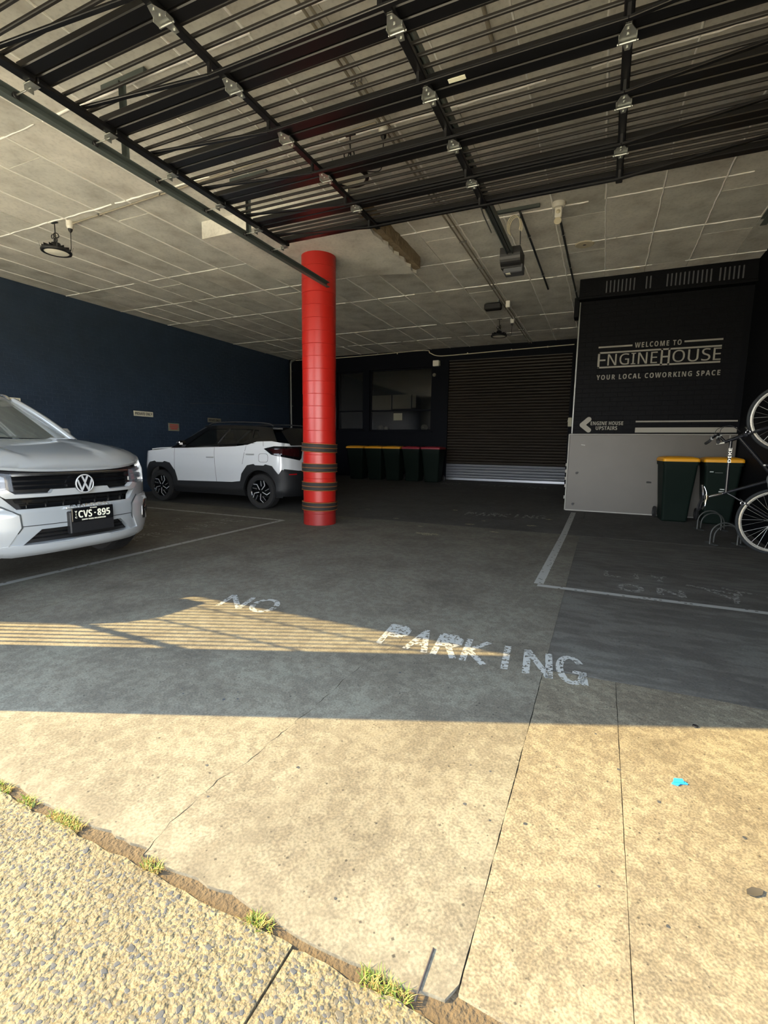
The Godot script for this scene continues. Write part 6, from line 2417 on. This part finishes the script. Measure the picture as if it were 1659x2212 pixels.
	for k in 11:
		var t := k / 10.0
		var f := lerpf(0.075, 0.345, t)
		var wd := lerpf(0.075, 0.022, smoothstep(0.1, 0.75, t))
		if k == 0:
			wd = 0.05
		var hh := 0.655 + 0.012 * cos(t * 5.0)
		var r := []
		for j in 12:
			var a := TAU * j / 12
			r.append(P.call(f, hh + 0.020 * sin(a) * (1.0 if sin(a) > 0 else 0.7), wd * cos(a)))
		secs.append(r)
	for k in 10:
		var cc := Vector3.ZERO
		for v in secs[k]:
			cc += v / 12.0
		for j in 12:
			var q := (j + 1) % 12
			quad(st, secs[k][j], secs[k][q], secs[k + 1][q], secs[k + 1][j], (secs[k][j] + secs[k][q]) / 2 - cc)
	for k in [0, 10]:
		for j in range(1, 11):
			tri(st, secs[k][0], secs[k][j], secs[k][j + 1], Vector3.DOWN if k == 0 else Vector3.UP)
	put(o, "saddle", st, "bike_black")
	st = nst()
	for s in [-1, 1]:
		tube(st, smooth_path([P.call(0.09, 0.64, 0.035 * s), P.call(0.14, 0.618, 0.022 * s), P.call(0.26, 0.618, 0.022 * s), P.call(0.33, 0.642, 0.008 * s)], 5), 0.0045, 6)
	box(st, sp1, Vector3(0.035, 0.05, 0.05), 0.008)
	put(o, "saddle_rails", st, "chrome")
	# crank set with guard, pedals, chain
	st = nst()
	disc(st, bb + Vector3(0, 0, 0.055), Vector3(0, 0, 1), 0.088, 0.006, 32)
	put(o, "chain_ring", st, "dark_metal")
	st = nst()
	disc(st, bb + Vector3(0, 0, 0.062), Vector3(0, 0, 1), 0.06, 0.006, 28)
	put(o, "chain_guard", st, "black_gloss")
	st = nst()
	beam(st, bb + Vector3(0, 0, 0.075), bb + Vector3(-0.09, 0.14, 0.08), 0.022, 0.012, 0.004, Vector3(0, 0, 1))
	beam(st, bb + Vector3(0, 0, -0.075), bb + Vector3(0.09, -0.14, -0.08), 0.022, 0.012, 0.004, Vector3(0, 0, 1))
	put(o, "crank", st, "gal_dull")
	for q in [Vector3(-0.09, 0.14, 0.13), Vector3(0.09, -0.14, -0.13)]:
		st = nst()
		box(st, bb + q, Vector3(0.09, 0.022, 0.085), 0.006)
		var pd := put(o, "pedal", st, "black")
		st = nst()
		box(st, bb + q + Vector3(-0.046, 0, 0), Vector3(0.004, 0.014, 0.06))
		put(pd, "reflector", st, "plastic_white")
	st = nst()
	tube(st, [bb + Vector3(-0.085, 0.02, 0.055), P.call(0.0, 0.04, -0.055)], 0.0045, 5)
	tube(st, [bb + Vector3(0.085, 0.02, 0.055), P.call(0.0, -0.04, -0.055)], 0.0045, 5)
	put(o, "chain", st, "dark_metal")
	# wall hook that carries the front wheel
	var h := thing("bike_hook", "black wall hook holding the bicycle's front wheel on the right wall", "hook", V(XR, 1.90, 6.0))
	st = nst()
	box(st, Vector3(-0.01, 0.0, 0.03), Vector3(0.02, 0.16, 0.09), 0.004)
	put(h, "plate", st, "dark_metal")
	st = nst()
	tube(st, smooth_path([Vector3(-0.01, 0.0, 0.045), Vector3(-0.20, -0.02, 0.045), Vector3(-0.36, -0.045, 0.04), Vector3(-0.41, -0.055, 0.025), Vector3(-0.415, -0.055, 0.0), Vector3(-0.415, -0.05, -0.02)], 5), 0.008, 8)
	put(h, "arm", st, "dark_metal")

func racks() -> void:
	for q in [[1.60, 8.72, 0.25, "dull steel floor rack for bicycles, the farther one beside the bins"], [1.58, 7.62, 0.25, "dull steel floor rack for bicycles, the nearer one under the hung bicycle"]]:
		var o := thing("bike_rack", q[3], "bike rack", V(q[0], fl(q[1]), q[1]), q[2], "bike floor racks")
		for k in 2:
			var st := nst()
			var pts := []
			var r := 0.165
			var h := 0.30 - 0.05 * k
			var x := -0.05 + 0.11 * k
			var z := 0.07 - 0.14 * k
			pts.append(Vector3(x - r, 0.008, z))
			for i in 13:
				var a := PI - PI * i / 12.0
				pts.append(Vector3(x + r * cos(a), h - r + r * sin(a), z))
			pts.append(Vector3(x + r, 0.008, z))
			tube(st, pts, 0.010, 8)
			put(o, "hoop", st, "rack_steel")
		for s in [-1, 1]:
			var st := nst()
			box(st, Vector3(s * 0.165, 0.006, 0), Vector3(0.05, 0.012, 0.26), 0.003)
			put(o, "foot", st, "dark_metal")

# ------------------------------------------------------------------ litter and grass outside
func litter() -> void:
	var o := thing("blue_wrapper", "crumpled bright blue wrapper lying on the sunlit concrete", "wrapper", V(0.346, 0.0, 1.963), 0.5)
	var st := nst()
	prism(st, pv([-0.03, -0.004, -0.012, -0.016, 0.004, -0.008, 0.03, -0.012, 0.024, 0.004, 0.006, 0.006, -0.01, 0.014, -0.018, 0.004]), 0.002, 0.006, Transform3D(Basis(Vector3.RIGHT, -PI / 2 + 0.08), Vector3.ZERO))
	put(o, "film", st, "blue_wrap")
	st = nst()
	prism(st, pv([-0.02, -0.002, 0.018, -0.006, 0.02, 0.008, -0.012, 0.012]), 0.0, 0.003, Transform3D(Basis(Vector3.RIGHT, -PI / 2 + 0.5), Vector3(0, 0.007, 0.0)))
	put(o, "folded_flap", st, "blue_wrap")
	o = thing("dry_leaf", "dark curled dry leaf on the concrete near the right edge", "leaf", V(0.478, 0.0, 1.53), 0.7)
	st = nst()
	patch(st, pv([-0.028, 0.0, -0.014, -0.012, 0.008, -0.014, 0.026, -0.004, 0.03, 0.004, 0.012, 0.014, -0.012, 0.012]), [], func(p: Vector2) -> Vector3: return Vector3(p.x, 0.003 + 9.0 * p.y * p.y + 3.0 * p.x * p.x, p.y), Vector2(0.008, 0.008), 0.001, 0.001, Vector3(0, -0.1, 0))
	put(o, "blade", st, "leaf_dry")
	o = thing("iron_pin", "thin dark metal rod stuck in the gap at the footpath edge", "rod", V(-0.300, 0.0, 0.935))
	st = nst()
	rod(st, Vector3(0, 0.0022, 0.062), Vector3(0.001, 0.0022, -0.065), 0.0024, 8)
	put(o, "rod", st, "twig")
	o = thing("bottle_cap", "tiny dark bottle cap on the pale concrete beside the dark slab", "bottle cap", V(0.47, 0.0, 2.43))
	st = nst()
	disc(st, Vector3(0, 0.003, 0), Vector3.UP, 0.012, 0.006, 14, 0.001)
	put(o, "cap", st, "black")
	# tufts of grass in the gap between footpath and driveway
	var spots := [[-1.90, 0.05, 90, "grass_green", "bright green grass tuft at the far left of the footpath gap"],
		[-1.735, 0.035, 50, "grass_green", "small green grass tuft in the footpath gap, beside the far left one"],
		[-1.53, 0.075, 170, "grass_dry", "wide yellowing grass tuft in the footpath gap"],
		[-1.13, 0.032, 50, "grass_dry", "small straw coloured grass tuft where the concrete crack begins"],
		[-0.735, 0.036, 80, "grass_green", "round green grass tuft near the footpath joint"],
		[-0.375, 0.06, 110, "grass_green", "grass tuft beside the thin metal rod"]]
	for q in spots:
		var t := thing("grass_tuft", q[4], "grass", V(q[0], -0.008, 0.87))
		for pass_i in 2:
			st = nst()
			for k in int(q[2] * 1.7 * (0.6 if pass_i == 0 else 0.4)):
				var b := Vector3(rng.randf_range(-q[1], q[1]), 0, rng.randf_range(-0.016, 0.016))
				var d := Vector3(rng.randf_range(-1, 1), rng.randf_range(0.5, 1.4), rng.randf_range(-1, 1)).normalized()
				var l := rng.randf_range(0.014, 0.033)
				var sd := d.cross(Vector3.UP).normalized() * rng.randf_range(0.0010, 0.0017)
				var m := b + d * l * 0.6
				var e := b + d * l + Vector3(d.x, -0.35, d.z) * l * 0.35
				quad(st, b - sd, b + sd, m + sd * 0.8, m - sd * 0.8, Vector3(d.x, 0.5, d.z))
				tri(st, m - sd * 0.8, m + sd * 0.8, e, Vector3(d.x, 0.5, d.z))
			var key: String = q[3] if pass_i == 0 else ("grass_dry" if q[3] == "grass_green" else "grass_green")
			stuff(put(t, "blades", st, key))
func fixed_grille() -> void:
	# barred gate that closes the other opening of the facade; the sun falls through it
	var o := thing("barred_gate", "black barred street gate left of the opening", "gate", V(-7.1, 0, 0.85))
	var org := V(-7.1, 0, 0.85)
	for q in [[3.27, 0.06], [2.784, 0.02], [2.288, 0.02], [1.82, 0.08], [0.9, 0.03], [0.12, 0.06]]:
		var st := nst()
		box(st, V(-7.115, q[0], 0.85) - org, Vector3(4.97, q[1], 0.014), 0.003)
		put(o, "rail", st, "door_black")
	var mesh: Mesh
	var st := nst()
	rod(st, V(0, 0.08, 0), V(0, 3.28, 0), 0.0095, 10)
	mesh = st.commit()
	for k in 33:
		mi(o, "bar", mesh, M["door_black"], Transform3D(Basis(), V(-4.70 - 0.15 * k, 0, 0.85) - org))

func side_cabinet() -> void:
	# stands just outside the picture on the left; its rounded shoulder cuts the striped sunlight on the floor
	var o := thing("service_cabinet", "grey steel service cabinet with rounded shoulders between the barred gate and the pickup", "cabinet", V(-5.0, 0, 1.575))
	var st := nst()
	var p := PackedVector2Array([Vector2(-0.26, 0.0), Vector2(-0.28, 1.12)])
	for k in 7:
		var a := PI / 2 * k / 6.0
		p.append(Vector2(-0.28 + 0.26 * (1.0 - cos(a)), 1.12 + 0.27 * sin(a)))
	p.append(Vector2(0.255, 1.42))
	p.append(Vector2(0.255, 0.0))
	prism(st, p, -0.11, 0.11, Transform3D(Basis(Vector3(0, 0, -1), Vector3.UP, Vector3.RIGHT), Vector3.ZERO))
	put(o, "case", st, "cabinet")
	st = nst()
	box(st, Vector3(0.114, 0.7, 0.0), Vector3(0.012, 1.1, 0.42), 0.004)
	var d := put(o, "door", st, "cabinet_edge")
	st = nst()
	box(st, Vector3(0.13, 0.75, 0.15), Vector3(0.03, 0.12, 0.025), 0.006)
	put(d, "handle", st, "black")
